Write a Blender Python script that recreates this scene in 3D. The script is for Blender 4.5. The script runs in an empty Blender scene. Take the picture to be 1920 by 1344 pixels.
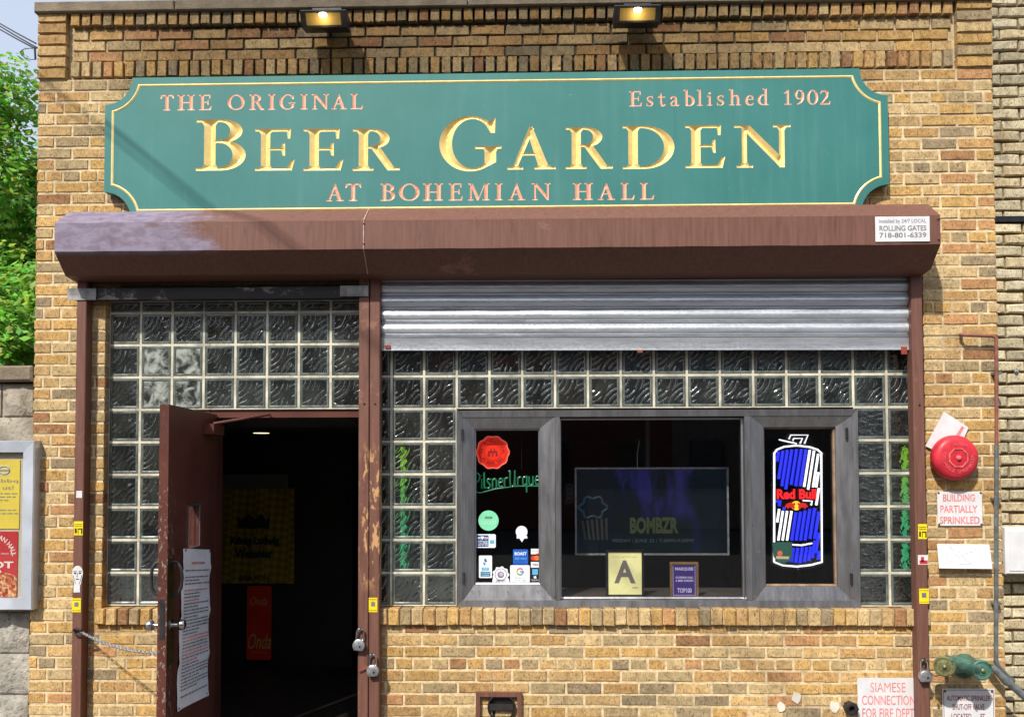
import bpy, bmesh, math, random
import numpy as np
from mathutils import Vector, Matrix
from mathutils.geometry import delaunay_2d_cdt

random.seed(7); rng = np.random.default_rng(7)
scn = bpy.context.scene
COL = scn.collection

# ------------------------------------------------------------------ camera, sky, sun, exposure
F_PX, CX, CY = 1600.0, 960.0, 814.5
YAW, PITCH, ROLL = math.radians(1.2876), math.radians(1.9448), math.radians(-0.1513)
CAM = Vector((0.0, -5.16, 1.75))
_f = Vector((-math.sin(YAW) * math.cos(PITCH), math.cos(YAW) * math.cos(PITCH), math.sin(PITCH)))
_r = _f.cross(Vector((0, 0, 1))).normalized(); _u = _r.cross(_f)
_r, _u = _r * math.cos(ROLL) + _u * math.sin(ROLL), -_r * math.sin(ROLL) + _u * math.cos(ROLL)
cd = bpy.data.cameras.new('camera'); cam = bpy.data.objects.new('camera', cd); COL.objects.link(cam)
cd.sensor_width = 36; cd.lens = 36 * F_PX / 1920; cd.shift_y = (CY - 672) / 1920
cd.clip_start = 0.05; cd.clip_end = 2000
cam.matrix_world = Matrix(((_r.x, _u.x, -_f.x, CAM.x), (_r.y, _u.y, -_f.y, CAM.y), (_r.z, _u.z, -_f.z, CAM.z), (0, 0, 0, 1)))
scn.camera = cam

LIGHT = Vector((0.50, 1.0, -1.18)).normalized()          # direction sunlight travels
SUN_EL = math.asin(-LIGHT.z); SUN_AZ = math.atan2(-LIGHT.x, -LIGHT.y)
world = bpy.data.worlds.new('World'); scn.world = world; world.use_nodes = True
wn = world.node_tree.nodes; wl = world.node_tree.links
sky = wn.new('ShaderNodeTexSky'); sky.sky_type = 'NISHITA'; sky.sun_disc = False
sky.sun_elevation = SUN_EL; sky.sun_rotation = SUN_AZ; sky.air_density = 1.0; sky.dust_density = 3.0; sky.ozone_density = 1.2
hz_mix = wn.new('ShaderNodeMix'); hz_mix.data_type = 'RGBA'; hz_mix.inputs[0].default_value = 0.70      # thin bright summer haze over the whole sky
hz_mix.inputs[7].default_value = (4.5, 5.0, 6.0, 1.0)
wl.new(sky.outputs[0], hz_mix.inputs[6]); wl.new(hz_mix.outputs[2], wn['Background'].inputs[0]); wn['Background'].inputs[1].default_value = 0.15
sd = bpy.data.lights.new('sun', 'SUN'); sd.energy = 4.2; sd.angle = math.radians(1.1); sd.color = (1.0, 0.95, 0.86)
so = bpy.data.objects.new('sun', sd); COL.objects.link(so); so.location = (-6, -12, 12)
so.rotation_euler = LIGHT.to_track_quat('-Z', 'Y').to_euler()
scn.view_settings.view_transform = 'Standard'; scn.view_settings.look = 'None'
scn.view_settings.exposure = 0.22; scn.view_settings.gamma = 1.0
scn.render.engine = 'CYCLES'
scn.cycles.max_bounces = 10; scn.cycles.transmission_bounces = 8; scn.cycles.transparent_max_bounces = 10
scn.cycles.caustics_reflective = False; scn.cycles.caustics_refractive = False
scn.cycles.sample_clamp_indirect = 4.0
scn.cycles.use_denoising = True

# ------------------------------------------------------------------ helpers
def W(px, py, Y=0.0):
    """photo pixel -> point on the vertical plane at depth Y (the facade is Y = 0)"""
    d = _f * F_PX + _r * (px - CX) - _u * (py - CY)
    return CAM + d * ((Y - CAM.y) / d.y)
def WX(px, Y=0.0, py=900): return W(px, py, Y).x
def WZ(py, Y=0.0, px=960): return W(px, py, Y).z
def R4(x0, y0, x1, y1, Y=0.0):
    """pixel rectangle -> X0, X1, Z0, Z1 on plane Y"""
    ym, xm = (y0 + y1) / 2, (x0 + x1) / 2
    return W(x0, ym, Y).x, W(x1, ym, Y).x, W(xm, y1, Y).z, W(xm, y0, Y).z
def lin(c): return c / 12.92 if c <= 0.04045 else ((c + 0.055) / 1.055) ** 2.4
def C(r, g, b): return (lin(r / 255), lin(g / 255), lin(b / 255), 1.0)

class NT:
    def __init__(s, name):
        s.m = bpy.data.materials.new(name); s.m.use_nodes = True
        s.n = s.m.node_tree.nodes; s.l = s.m.node_tree.links
        s.b = s.n['Principled BSDF']; s.out = s.n['Material Output']
        s._pos = None
    def node(s, t, **kw):
        x = s.n.new(t)
        for k, v in kw.items(): setattr(x, k, v)
        return x
    def put(s, sock, v):
        if hasattr(v, 'is_output'): s.l.new(v, sock)
        else: sock.default_value = v
    @property
    def pos(s):
        if s._pos is None: s._pos = s.node('ShaderNodeNewGeometry').outputs['Position']
        return s._pos
    def scale(s, v, xyz):
        x = s.node('ShaderNodeVectorMath', operation='MULTIPLY'); s.put(x.inputs[0], v); x.inputs[1].default_value = xyz; return x.outputs[0]
    def noise(s, v, scale=5, detail=3, rough=0.55, dist=0.0):
        x = s.node('ShaderNodeTexNoise'); s.put(x.inputs['Vector'], v)
        x.inputs['Scale'].default_value = scale; x.inputs['Detail'].default_value = detail
        x.inputs['Roughness'].default_value = rough; x.inputs['Distortion'].default_value = dist
        return x.outputs[0]
    def math(s, op, a, b=0.0, clamp=False):
        x = s.node('ShaderNodeMath', operation=op, use_clamp=clamp); s.put(x.inputs[0], a); s.put(x.inputs[1], b); return x.outputs[0]
    def ramp(s, v, a, b, lo=0.0, hi=1.0):
        x = s.node('ShaderNodeMapRange', interpolation_type='SMOOTHSTEP'); s.put(x.inputs[0], v)
        x.inputs[1].default_value = a; x.inputs[2].default_value = b; x.inputs[3].default_value = lo; x.inputs[4].default_value = hi
        return x.outputs[0]
    def mix(s, f, a, b, mode='MIX'):
        x = s.node('ShaderNodeMix', data_type='RGBA', blend_type=mode); s.put(x.inputs[0], f); s.put(x.inputs[6], a); s.put(x.inputs[7], b); return x.outputs[2]
    def sep(s, v):
        x = s.node('ShaderNodeSeparateXYZ'); s.put(x.inputs[0], v); return x.outputs
    def bump(s, h, strength=0.3, dist=0.01):
        x = s.node('ShaderNodeBump'); x.inputs['Strength'].default_value = strength; x.inputs['Distance'].default_value = dist
        s.put(x.inputs['Height'], h); s.put(s.b.inputs['Normal'], x.outputs[0]); return x.outputs[0]
    def set(s, col=None, rough=None, metal=None, spec=None, emit=None, es=0.0, trans=None, ior=None, coat=None):
        B = s.b.inputs
        if col is not None: s.put(B['Base Color'], col)
        if rough is not None: s.put(B['Roughness'], rough)
        if metal is not None: s.put(B['Metallic'], metal)
        if spec is not None: s.put(B['Specular IOR Level'], spec)
        if emit is not None: s.put(B['Emission Color'], emit); s.put(B['Emission Strength'], es)
        if trans is not None: s.put(B['Transmission Weight'], trans)
        if ior is not None: s.put(B['IOR'], ior)
        if coat is not None: s.put(B['Coat Weight'], coat)
        return s.m

def grey(v): return (v, v, v, 1.0)
def simple(name, col, rough=0.6, metal=0.0, var=0.22, vs=6.0, bump=0.0, bs=80.0, spec=0.5, emit=None, es=0.0, coat=None, dirt=0.0):
    t = NT(name)
    n = t.noise(t.pos, vs, 4, 0.6)
    k = t.ramp(n, 0.3, 0.7, 1 - var, 1 + var * 0.5)
    c = t.mix(1.0, col, t.node('ShaderNodeCombineColor').outputs[0] if False else k, 'MULTIPLY')
    if dirt:
        d = t.ramp(t.noise(t.scale(t.pos, (7, 7, 2.2)), 3, 5, 0.65), 0.5, 0.75, 0, dirt)
        c = t.mix(d, c, (0.03, 0.025, 0.02, 1))
    r = t.ramp(n, 0.3, 0.7, max(0.02, rough - 0.08), min(1, rough + 0.1))
    if bump: t.bump(t.noise(t.pos, bs, 3), bump, 0.004)
    return t.set(c, r, metal, spec, emit, es, coat=coat)

LOC = {}
def finish(o, parent):
    COL.objects.link(o)
    if parent is not None:
        o.parent = parent; o.matrix_parent_inverse = Matrix.Translation(-LOC[parent.name])
    return o
def tag(o, label, cat, group=None, kind=None):
    if label: o['label'] = label
    if cat: o['category'] = cat
    if group: o['group'] = group
    if kind: o['kind'] = kind
    return o
def thing(name, loc, label, cat, group=None):
    o = bpy.data.objects.new(name, None); o.empty_display_size = 0.1
    COL.objects.link(o); o.location = loc; LOC[o.name] = Vector(loc)
    return tag(o, label, cat, group)
def obj_from(name, verts, faces, mat, parent=None, smooth=False, attr=None):
    v = np.asarray(verts, dtype=float).reshape(-1, 3)
    c = (v.min(0) + v.max(0)) / 2
    me = bpy.data.meshes.new(name); me.from_pydata((v - c).tolist(), [], faces)
    if isinstance(mat, (list, tuple)):
        for m in mat: me.materials.append(m)
    else: me.materials.append(mat)
    if smooth: me.polygons.foreach_set('use_smooth', [True] * len(me.polygons))
    me.update()
    o = bpy.data.objects.new(name, me); o.location = c.tolist(); LOC[o.name] = Vector(c.tolist())
    return finish(o, parent)

class MB:
    def __init__(s): s.v = []; s.f = []
    def add(s, v, f):
        k = len(s.v); s.v += [tuple(x) for x in v]; s.f += [tuple(i + k for i in q) for q in f]; return s
    def box(s, x0, x1, y0, y1, z0, z1):
        return s.add([(x0, y0, z0), (x1, y0, z0), (x1, y1, z0), (x0, y1, z0), (x0, y0, z1), (x1, y0, z1), (x1, y1, z1), (x0, y1, z1)],
                     [(0, 1, 5, 4), (1, 2, 6, 5), (2, 3, 7, 6), (3, 0, 4, 7), (4, 5, 6, 7), (3, 2, 1, 0)])
    def cbox(s, x0, x1, y0, y1, z0, z1, c=0.004):
        """box with chamfered front (low Y) edges"""
        v = [(x0, y1, z0), (x1, y1, z0), (x1, y1, z1), (x0, y1, z1)]
        v += [(x0, y0 + c, z0), (x1, y0 + c, z0), (x1, y0 + c, z1), (x0, y0 + c, z1)]
        v += [(x0 + c, y0, z0 + c), (x1 - c, y0, z0 + c), (x1 - c, y0, z1 - c), (x0 + c, y0, z1 - c)]
        f = [(3, 2, 1, 0), (8, 9, 10, 11)]
        for a in range(4):
            b = (a + 1) % 4; f += [(a, b, b + 4, a + 4), (a + 4, b + 4, b + 8, a + 8)]
        return s.add(v, f)
    def prism(s, pts, y0, y1):
        """polygon in (X,Z), counter-clockwise seen from the street, extruded y0 (front) .. y1"""
        n = len(pts); v = [(x, y0, z) for x, z in pts] + [(x, y1, z) for x, z in pts]
        f = [tuple(range(n)), tuple(range(2 * n - 1, n - 1, -1))]
        f += [(i, i + n, (i + 1) % n + n, (i + 1) % n) for i in range(n)]
        return s.add(v, f)
    def prism_x(s, prof, x0, x1):
        """profile in (Y,Z) extruded along X"""
        n = len(prof); v = [(x0, y, z) for y, z in prof] + [(x1, y, z) for y, z in prof]
        f = [tuple(range(n)), tuple(range(2 * n - 1, n - 1, -1))] + [(i, i + n, (i + 1) % n + n, (i + 1) % n) for i in range(n)]
        return s.add(v, f)
    def tube(s, pts, r, seg=8, cap=True):
        P = [Vector(p) for p in pts]; n = len(P)
        rr = r if isinstance(r, (list, tuple)) else [r] * n
        t0 = (P[1] - P[0]).normalized(); a = Vector((0, 0, 1)) if abs(t0.z) < 0.9 else Vector((1, 0, 0))
        nx = t0.cross(a).normalized(); v = []; f = []
        for i, p in enumerate(P):
            t = ((P[min(i + 1, n - 1)] - p).normalized() + (p - P[max(i - 1, 0)]).normalized())
            t = t.normalized() if t.length > 1e-6 else t0
            nx = (nx - t * nx.dot(t)).normalized(); ny = t.cross(nx)
            for k in range(seg):
                an = 2 * math.pi * k / seg
                v.append(p + (nx * math.cos(an) + ny * math.sin(an)) * rr[i])
        for i in range(n - 1):
            for k in range(seg):
                f.append((i * seg + k, i * seg + (k + 1) % seg, (i + 1) * seg + (k + 1) % seg, (i + 1) * seg + k))
        if cap: f += [tuple(range(seg - 1, -1, -1)), tuple(range((n - 1) * seg, n * seg))]
        return s.add(v, f)
    def lathe(s, prof, c, axis, seg=24):
        """prof: list of (radius, distance along axis)"""
        A = Vector(axis).normalized(); a = Vector((0, 0, 1)) if abs(A.z) < 0.9 else Vector((1, 0, 0))
        nx = A.cross(a).normalized(); ny = A.cross(nx); c = Vector(c); v = []; f = []
        for r, d in prof:
            for k in range(seg):
                an = 2 * math.pi * k / seg
                v.append(c + A * d + (nx * math.cos(an) + ny * math.sin(an)) * max(r, 1e-4))
        for i in range(len(prof) - 1):
            for k in range(seg):
                f.append((i * seg + k, i * seg + (k + 1) % seg, (i + 1) * seg + (k + 1) % seg, (i + 1) * seg + k))
        f += [tuple(range(seg - 1, -1, -1)), tuple(range((len(prof) - 1) * seg, len(prof) * seg))]
        return s.add(v, f)
    def build(s, name, mat, parent=None, smooth=False): 
        o = obj_from(name, s.v, s.f, mat, parent, False)
        bm = bmesh.new(); bm.from_mesh(o.data); bmesh.ops.recalc_face_normals(bm, faces=bm.faces); bm.to_mesh(o.data); bm.free()
        if smooth:
            o.data.polygons.foreach_set('use_smooth', [True] * len(o.data.polygons))
            try: o.data.set_sharp_from_angle(angle=math.radians(42))
            except Exception: pass
        return o

_dg = None
def text_polys(s, bold=0.0, shear=0.0, space=1.0):
    cu = bpy.data.curves.new('t', 'FONT'); cu.body = s; cu.offset = bold; cu.shear = shear; cu.space_character = space
    cu.align_x = 'CENTER'; cu.resolution_u = 3
    o = bpy.data.objects.new('t', cu); COL.objects.link(o)
    bpy.context.view_layer.update()
    dg = bpy.context.evaluated_depsgraph_get(); me = bpy.data.meshes.new_from_object(o.evaluated_get(dg))
    v = np.array([x.co[:2] for x in me.vertices]); f = [tuple(p.vertices) for p in me.polygons]
    bpy.data.objects.remove(o); bpy.data.curves.remove(cu); bpy.data.meshes.remove(me)
    return v, f
def lettering(text, rect, Y, mat, parent, name='lettering', bold=0.0, shear=0.0, keep=False, place=None, space=1.0):
    """flat print fitted to rect (X0,X1,Z0,Z1) on the plane Y; place maps (x,z) -> point"""
    v, f = text_polys(text, bold, shear, space)
    lo, hi = v.min(0), v.max(0); X0, X1, Z0, Z1 = rect
    sz = (Z1 - Z0) / (hi[1] - lo[1]); sx = (X1 - X0) / (hi[0] - lo[0])
    if keep:
        sz = sx = min(sx, sz)
    xm = (X0 + X1) / 2; zm = (Z0 + Z1) / 2; c = (lo + hi) / 2
    P = [((x - c[0]) * sx + xm, (z - c[1]) * sz + zm) for x, z in v]
    pts = [place(x, z) for x, z in P] if place else [(x, Y, z) for x, z in P]
    return obj_from(name, pts, f, mat, parent)

def ell(cx, cz, rx, rz, a0=0, a1=360, n=24):
    return [(cx + rx * math.cos(math.radians(a0 + (a1 - a0) * i / n)), cz + rz * math.sin(math.radians(a0 + (a1 - a0) * i / n))) for i in range(n + 1 if abs(a1 - a0) < 360 else n)]
def rect_pts(x0, x1, z0, z1): return [(x0, z0), (x1, z0), (x1, z1), (x0, z1)]
def rrect(x0, x1, z0, z1, r, n=4):
    p = []
    for cx, cz, a in ((x1 - r, z0 + r, -90), (x1 - r, z1 - r, 0), (x0 + r, z1 - r, 90), (x0 + r, z0 + r, 180)):
        p += ell(cx, cz, r, r, a, a + 90, n)
    return p

# ------------------------------------------------------------------ materials
def soot_mask(t):
    x, y, z = t.sep(t.pos)
    n = t.noise(t.pos, 1.6, 4, 0.6)
    zz = t.math('ADD', z, t.math('MULTIPLY', t.math('SUBTRACT', n, 0.5), 0.75))
    a = t.ramp(zz, 3.86, 4.14)
    b = t.math('MULTIPLY', t.ramp(x, -2.75, -2.0), t.ramp(x, 1.1, 2.2, 1.0, 0.0))
    return t.math('MULTIPLY', a, t.math('ADD', t.math('MULTIPLY', b, 0.7), 0.3))
def brick_mat(name, source):
    t = NT(name)
    if source == 'object': tone = t.node('ShaderNodeObjectInfo').outputs['Color']
    else: tone = t.node('ShaderNodeAttribute', attribute_name='tone').outputs['Color']
    fine = t.noise(t.scale(t.pos, (1.3, 1.3, 0.75)), 78, 4, 0.62, 1.0)
    mid = t.noise(t.pos, 22, 3, 0.6)
    c = t.mix(1.0, tone, t.ramp(mid, 0.28, 0.72, 0.78, 1.16), 'MULTIPLY')
    c = t.mix(t.ramp(fine, 0.35, 0.49, 0.80, 0.0), c, t.mix(1.0, tone, (0.30, 0.24, 0.19, 1), 'MULTIPLY'))
    c = t.mix(t.ramp(fine, 0.56, 0.72, 0.0, 0.30), c, C(232, 200, 140))
    big = t.ramp(t.noise(t.pos, 0.9, 3), 0.35, 0.65, 0.88, 1.08)
    c = t.mix(1.0, c, big, 'MULTIPLY')
    smear = t.ramp(t.noise(t.scale(t.pos, (1, 1, 1.6)), 5.5, 6, 0.72), 0.54, 0.74, 0.0, 0.40)          # lime bloom over brick and joint alike
    c = t.mix(smear, c, C(214, 196, 160))
    run = t.ramp(t.noise(t.scale(t.pos, (5.0, 5.0, 0.45)), 1.6, 5, 0.65), 0.56, 0.78, 0.0, 0.42)       # rain-run grime
    c = t.mix(run, c, t.mix(1.0, c, (0.36, 0.33, 0.30, 1), 'MULTIPLY'))
    s = soot_mask(t)
    c = t.mix(t.math('MULTIPLY', s, 0.78), c, t.mix(1.0, c, (0.20, 0.19, 0.18, 1), 'MULTIPLY'))
    t.bump(t.math('ADD', fine, t.math('MULTIPLY', mid, 0.5)), 0.9, 0.006)
    return t.set(c, 0.9, 0, 0.25)
M = {}
M['brick'] = brick_mat('brick_object_tone', 'object')
M['brick_mass'] = brick_mat('brick_attribute_tone', 'attr')
def mortar_mat(name, col, sooty=True):
    t = NT(name)
    c = t.mix(1.0, col, t.ramp(t.noise(t.pos, 30, 4), 0.3, 0.7, 0.72, 1.15), 'MULTIPLY')
    c = t.mix(t.ramp(t.noise(t.pos, 2.2, 4), 0.52, 0.72, 0, 0.45), c, C(95, 80, 60))
    if sooty: c = t.mix(t.math('MULTIPLY', soot_mask(t), 0.93), c, (0.012, 0.011, 0.010, 1))
    t.bump(t.noise(t.pos, 140, 3), 0.6, 0.004)
    return t.set(c, 0.95, 0, 0.2)
M['mortar'] = mortar_mat('mortar_tan', C(222, 200, 160))
M['mortar_dark'] = mortar_mat('mortar_raked', C(120, 100, 74), False)
M['mortar_white'] = simple('block_mortar', C(214, 207, 186), 0.85, var=0.35, vs=7, bump=0.4, bs=120, dirt=0.5)
def stone_mat(name, col, vs, sc):
    t = NT(name)
    n = t.noise(t.pos, vs, 6, 0.65)
    c = t.mix(t.ramp(n, 0.3, 0.7), t.mix(1.0, col, grey(0.55), 'MULTIPLY'), col)
    p = t.noise(t.pos, sc, 3, 0.7)
    c = t.mix(t.ramp(p, 0.3, 0.45, 0.7, 0), c, t.mix(1.0, col, (0.3, 0.27, 0.24, 1), 'MULTIPLY'))
    if sc > 60: c = t.mix(t.math('MULTIPLY', soot_mask(t), 0.45), c, (0.02, 0.018, 0.017, 1))
    t.bump(t.math('ADD', p, n), 0.9, 0.012)
    return t.set(c, 0.93, 0, 0.2)
M['coping'] = stone_mat('coping_stone', C(172, 156, 132), 5, 110)
M['stone'] = stone_mat('grey_rock_face', C(196, 190, 178), 7, 28)
M['stone_warm'] = stone_mat('warm_rock_face', C(178, 168, 150), 6, 30)

def paint_brown():
    t = NT('brown_gate_paint'); x, y, z = t.sep(t.pos)
    streak = t.noise(t.scale(t.pos, (26, 26, 1.6)), 2.2, 4, 0.6)
    c = t.mix(t.ramp(streak, 0.3, 0.72), C(106, 71, 60), C(122, 84, 71))
    c = t.mix(t.ramp(t.noise(t.pos, 4, 5, 0.65), 0.62, 0.70, 0, 0.35), c, C(176, 132, 112))
    # chalky lavender fade at the left end of the hood
    fx = t.math('ADD', x, t.math('MULTIPLY', t.math('SUBTRACT', t.noise(t.scale(t.pos, (1, 1, 3)), 2.6, 5, 0.7), 0.5), 1.3))
    fade = t.math('MULTIPLY', t.ramp(fx, -2.15, -1.85, 0.72, 0.0), t.ramp(z, 2.962, 2.985))
    lav = t.mix(t.ramp(t.noise(t.scale(t.pos, (5, 5, 12)), 3, 4), 0.35, 0.65), C(122, 115, 138), C(146, 142, 166))
    c = t.mix(fade, c, lav)
    # peeled patches on the posts, tan primer showing
    band = t.math('MULTIPLY', t.ramp(z, 0.95, 1.15), t.ramp(z, 1.72, 1.92, 1.0, 0.0))
    mid = t.math('MULTIPLY', t.ramp(x, -1.05, -0.98), t.ramp(x, -0.70, -0.62, 1.0, 0.0))
    pn = t.noise(t.scale(t.pos, (14, 14, 5)), 1.5, 5, 0.7)
    peel = t.math('MULTIPLY', t.math('MULTIPLY', band, mid), t.ramp(pn, 0.50, 0.53))
    c = t.mix(peel, c, C(196, 152, 104))
    chips = t.math('MULTIPLY', t.ramp(t.noise(t.scale(t.pos, (40, 40, 22)), 1.6, 4, 0.7), 0.68, 0.70), t.ramp(z, 2.4, 2.5, 0.8, 0.0))
    c = t.mix(chips, c, C(176, 140, 112))
    dark = t.ramp(t.noise(t.scale(t.pos, (9, 9, 3)), 2, 5, 0.65), 0.55, 0.8, 0, 0.45)
    c = t.mix(dark, c, C(70, 44, 38))
    t.bump(t.noise(t.pos, 60, 3), 0.15, 0.003)
    return t.set(c, t.ramp(streak, 0.3, 0.7, 0.5, 0.68), 0, 0.35)
M['brown'] = paint_brown()
def door_paint():
    t = NT('brown_door_paint'); x, y, z = t.sep(t.pos)
    c = t.mix(t.ramp(t.noise(t.pos, 3, 4), 0.3, 0.7), C(84, 46, 37), C(100, 57, 46))
    sc = t.noise(t.scale(t.pos, (30, 30, 14)), 1.7, 5, 0.72)
    edge = t.math('MULTIPLY', t.ramp(y, -0.80, -0.72, 1.0, 0.12), t.ramp(z, 1.55, 1.7, 1.0, 0.1))
    c = t.mix(t.math('MULTIPLY', t.ramp(sc, 0.56, 0.60), edge), c, C(150, 134, 128))
    t.bump(t.noise(t.pos, 40, 3), 0.12, 0.003)
    return t.set(c, 0.45, 0, 0.4)
M['door'] = door_paint()
def sign_green():
    t = NT('sign_green'); x, y, z = t.sep(t.pos)
    c = t.mix(t.ramp(t.noise(t.pos, 1.4, 4, 0.6), 0.3, 0.7), C(54, 118, 113), C(63, 127, 122))
    st = t.noise(t.scale(t.pos, (9, 9, 0.5)), 2.2, 5, 0.65)
    c = t.mix(t.ramp(st, 0.5, 0.8, 0, 0.20), c, C(112, 160, 152))                     # chalky sun fade in runs
    c = t.mix(t.ramp(t.noise(t.scale(t.pos, (14, 14, 0.8)), 2, 5, 0.7), 0.58, 0.8, 0, 0.24), c, C(30, 74, 70))
    c = t.mix(t.ramp(t.noise(t.pos, 55, 3, 0.7), 0.70, 0.74, 0, 0.35), c, C(150, 180, 172))
    t.bump(t.noise(t.scale(t.pos, (3, 3, 60)), 3, 3), 0.06, 0.003)
    return t.set(c, t.ramp(st, 0.3, 0.7, 0.42, 0.6), 0, 0.35)
M['green'] = sign_green()
M['gold'] = simple('gold_leaf', C(250, 222, 146), 0.40, metal=0.22, var=0.10, vs=22, spec=0.5)
M['copper'] = simple('copper_pink', C(238, 172, 142), 0.45, metal=0.1, var=0.1, vs=30)
M['black_metal'] = simple('black_metal', C(26, 25, 28), 0.45, var=0.3, vs=20, spec=0.5, dirt=0.2)
M['dark_steel'] = simple('dark_steel', C(60, 60, 62), 0.5, metal=0.4, var=0.4, vs=8, dirt=0.4)
M['chrome'] = simple('chrome', C(205, 205, 208), 0.22, metal=1.0, var=0.2, vs=30)
M['lock_steel'] = simple('lock_steel', C(176, 176, 180), 0.38, metal=0.7, var=0.25, vs=60, bump=0.1)
def galv():
    t = NT('galvanised_slat')
    n = t.noise(t.scale(t.pos, (1.2, 6, 14)), 3, 5, 0.65)
    c = t.mix(t.ramp(n, 0.3, 0.7), C(196, 200, 206), C(226, 230, 236))
    sp = t.noise(t.pos, 60, 2)
    c = t.mix(t.ramp(t.noise(t.scale(t.pos, (2, 3, 20)), 2.5, 5, 0.7), 0.6, 0.72, 0, 0.4), c, C(112, 112, 112))
    t.bump(n, 0.08, 0.004)
    return t.set(c, t.ramp(sp, 0.3, 0.7, 0.28, 0.44), 0.62, 0.5)
M['galv'] = galv()
def steel():
    t = NT('window_steel')
    n = t.noise(t.scale(t.pos, (6, 6, 1.2)), 3, 6, 0.68); m = t.noise(t.scale(t.pos, (40, 40, 1.5)), 2, 4)
    c = t.mix(t.ramp(n, 0.25, 0.75), C(142, 141, 142), C(162, 162, 165))
    c = t.mix(t.ramp(m, 0.5, 0.8, 0, 0.4), c, C(92, 88, 86))
    c = t.mix(t.ramp(t.noise(t.pos, 16, 4, 0.7), 0.66, 0.70, 0, 0.4), c, C(200, 198, 196))
    t.bump(n, 0.12, 0.01)
    return t.set(c, t.ramp(n, 0.3, 0.7, 0.36, 0.44), 0.88, 0.5)
M['steel'] = steel()
def thin_glass(name, tint=0.97, extra=0.0):
    t = NT(name)
    lw = t.node('ShaderNodeLayerWeight'); lw.inputs[0].default_value = 0.5
    k = t.math('ADD', t.math('MULTIPLY', t.math('POWER', lw.outputs['Facing'], 5.0), 0.95), 0.05 + extra, True)
    tr = t.node('ShaderNodeBsdfTransparent'); tr.inputs[0].default_value = (tint, tint, tint, 1)
    gl = t.node('ShaderNodeBsdfGlossy'); gl.inputs['Roughness'].default_value = 0.01
    mx = t.node('ShaderNodeMixShader'); t.l.new(k, mx.inputs[0]); t.l.new(tr.outputs[0], mx.inputs[1]); t.l.new(gl.outputs[0], mx.inputs[2])
    t.l.new(mx.outputs[0], t.out.inputs[0])
    return t.m
M['glass'] = thin_glass('window_glass')
def block_glass(name, wavy=True, tint=C(225, 236, 230), amp=1.0):
    t = NT(name)
    p = t.node('ShaderNodeTexCoord').outputs['Object']
    v = p; oi = t.node('ShaderNodeObjectInfo')
    ofs = t.node('ShaderNodeVectorMath', operation='ADD'); t.l.new(p, ofs.inputs[0]); t.l.new(oi.outputs['Random'], ofs.inputs[1])
    wob = t.noise(ofs.outputs[0], 14, 2)
    if wavy:
        ds = []
        for cx, cz in ((-0.118, 0.085), (0.118, -0.10)):
            s = t.node('ShaderNodeVectorMath', operation='SUBTRACT'); t.l.new(v, s.inputs[0]); s.inputs[1].default_value = (cx, 0, cz)
            s2 = t.scale(s.outputs[0], (1, 0, 1))
            L = t.node('ShaderNodeVectorMath', operation='LENGTH'); t.l.new(s2, L.inputs[0]); ds.append(L.outputs['Value'])
        d = t.math('MINIMUM', ds[0], ds[1])
        d = t.math('ADD', d, t.math('MULTIPLY', wob, 0.006))
        h = t.ramp(t.math('SINE', t.math('MULTIPLY', d, 205.0)), 0.15, 1.0)
        h = t.math('MULTIPLY', h, t.ramp(t.noise(ofs.outputs[0], 11, 1), 0.38, 0.54, 0.05, 1.0))
        t.bump(h, 1.0 * amp, 0.0036)
    else:
        t.bump(t.noise(t.scale(p, (1, 1, 1.6)), 20, 2, 0.5, 0.8), 0.8, 0.010)
    bn = t.b.inputs['Normal'].links[0].from_socket
    t.set(tint, 0.03, 0, 0.5, trans=1.0, ior=1.45)
    gl = t.node('ShaderNodeBsdfGlossy'); gl.inputs['Roughness'].default_value = 0.06; gl.inputs[0].default_value = (.92, .96, .95, 1); t.l.new(bn, gl.inputs['Normal'])
    mx = t.node('ShaderNodeMixShader'); mx.inputs[0].default_value = 0.17; t.l.new(t.b.outputs[0], mx.inputs[1]); t.l.new(gl.outputs[0], mx.inputs[2])
    df = t.node('ShaderNodeBsdfDiffuse'); df.inputs[0].default_value = C(150, 158, 150)                  # film of dust
    m2 = t.node('ShaderNodeMixShader'); t.l.new(t.ramp(t.noise(t.pos, 3.5, 4, 0.65), 0.35, 0.7, 0.02, 0.09), m2.inputs[0]); t.l.new(mx.outputs[0], m2.inputs[1]); t.l.new(df.outputs[0], m2.inputs[2]); t.l.new(m2.outputs[0], t.out.inputs[0])
    return t.m
M['block_rim'] = simple('block_rim_glass', C(104, 112, 106), 0.16, var=0.45, vs=16, spec=0.6)
def milky():
    t = NT('milky_block_glass'); n = t.noise(t.pos, 15, 4, 0.6, 0.5)
    c = t.mix(t.ramp(n, 0.36, 0.66), C(46, 50, 49), C(172, 177, 168)); t.bump(t.noise(t.pos, 26, 3), 0.5, 0.008)
    return t.set(c, 0.18, 0, 0.6)
M['block_milky'] = milky()
M['block'] = block_glass('pressed_block_glass')
M['block_soft'] = block_glass('rippled_block_glass', False)
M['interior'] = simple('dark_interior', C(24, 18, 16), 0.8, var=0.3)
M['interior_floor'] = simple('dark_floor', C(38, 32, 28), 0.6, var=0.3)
M['white'] = simple('white_plate', C(222, 221, 222), 0.5, var=0.07, vs=14)
M['paper'] = simple('paper', C(236, 236, 240), 0.75, var=0.06, vs=10)
M['black'] = simple('black_print', C(22, 22, 24), 0.6, var=0.1)
M['grey_print'] = simple('grey_print', C(120, 120, 126), 0.6, var=0.2)
M['pink_print'] = simple('faded_red_print', C(226, 138, 136), 0.6, var=0.25, vs=25)
M['red_print'] = simple('red_print', C(196, 44, 46), 0.55, var=0.15)
M['yellow'] = simple('yellow_vinyl', C(246, 220, 30), 0.45, var=0.12, vs=30)
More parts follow.
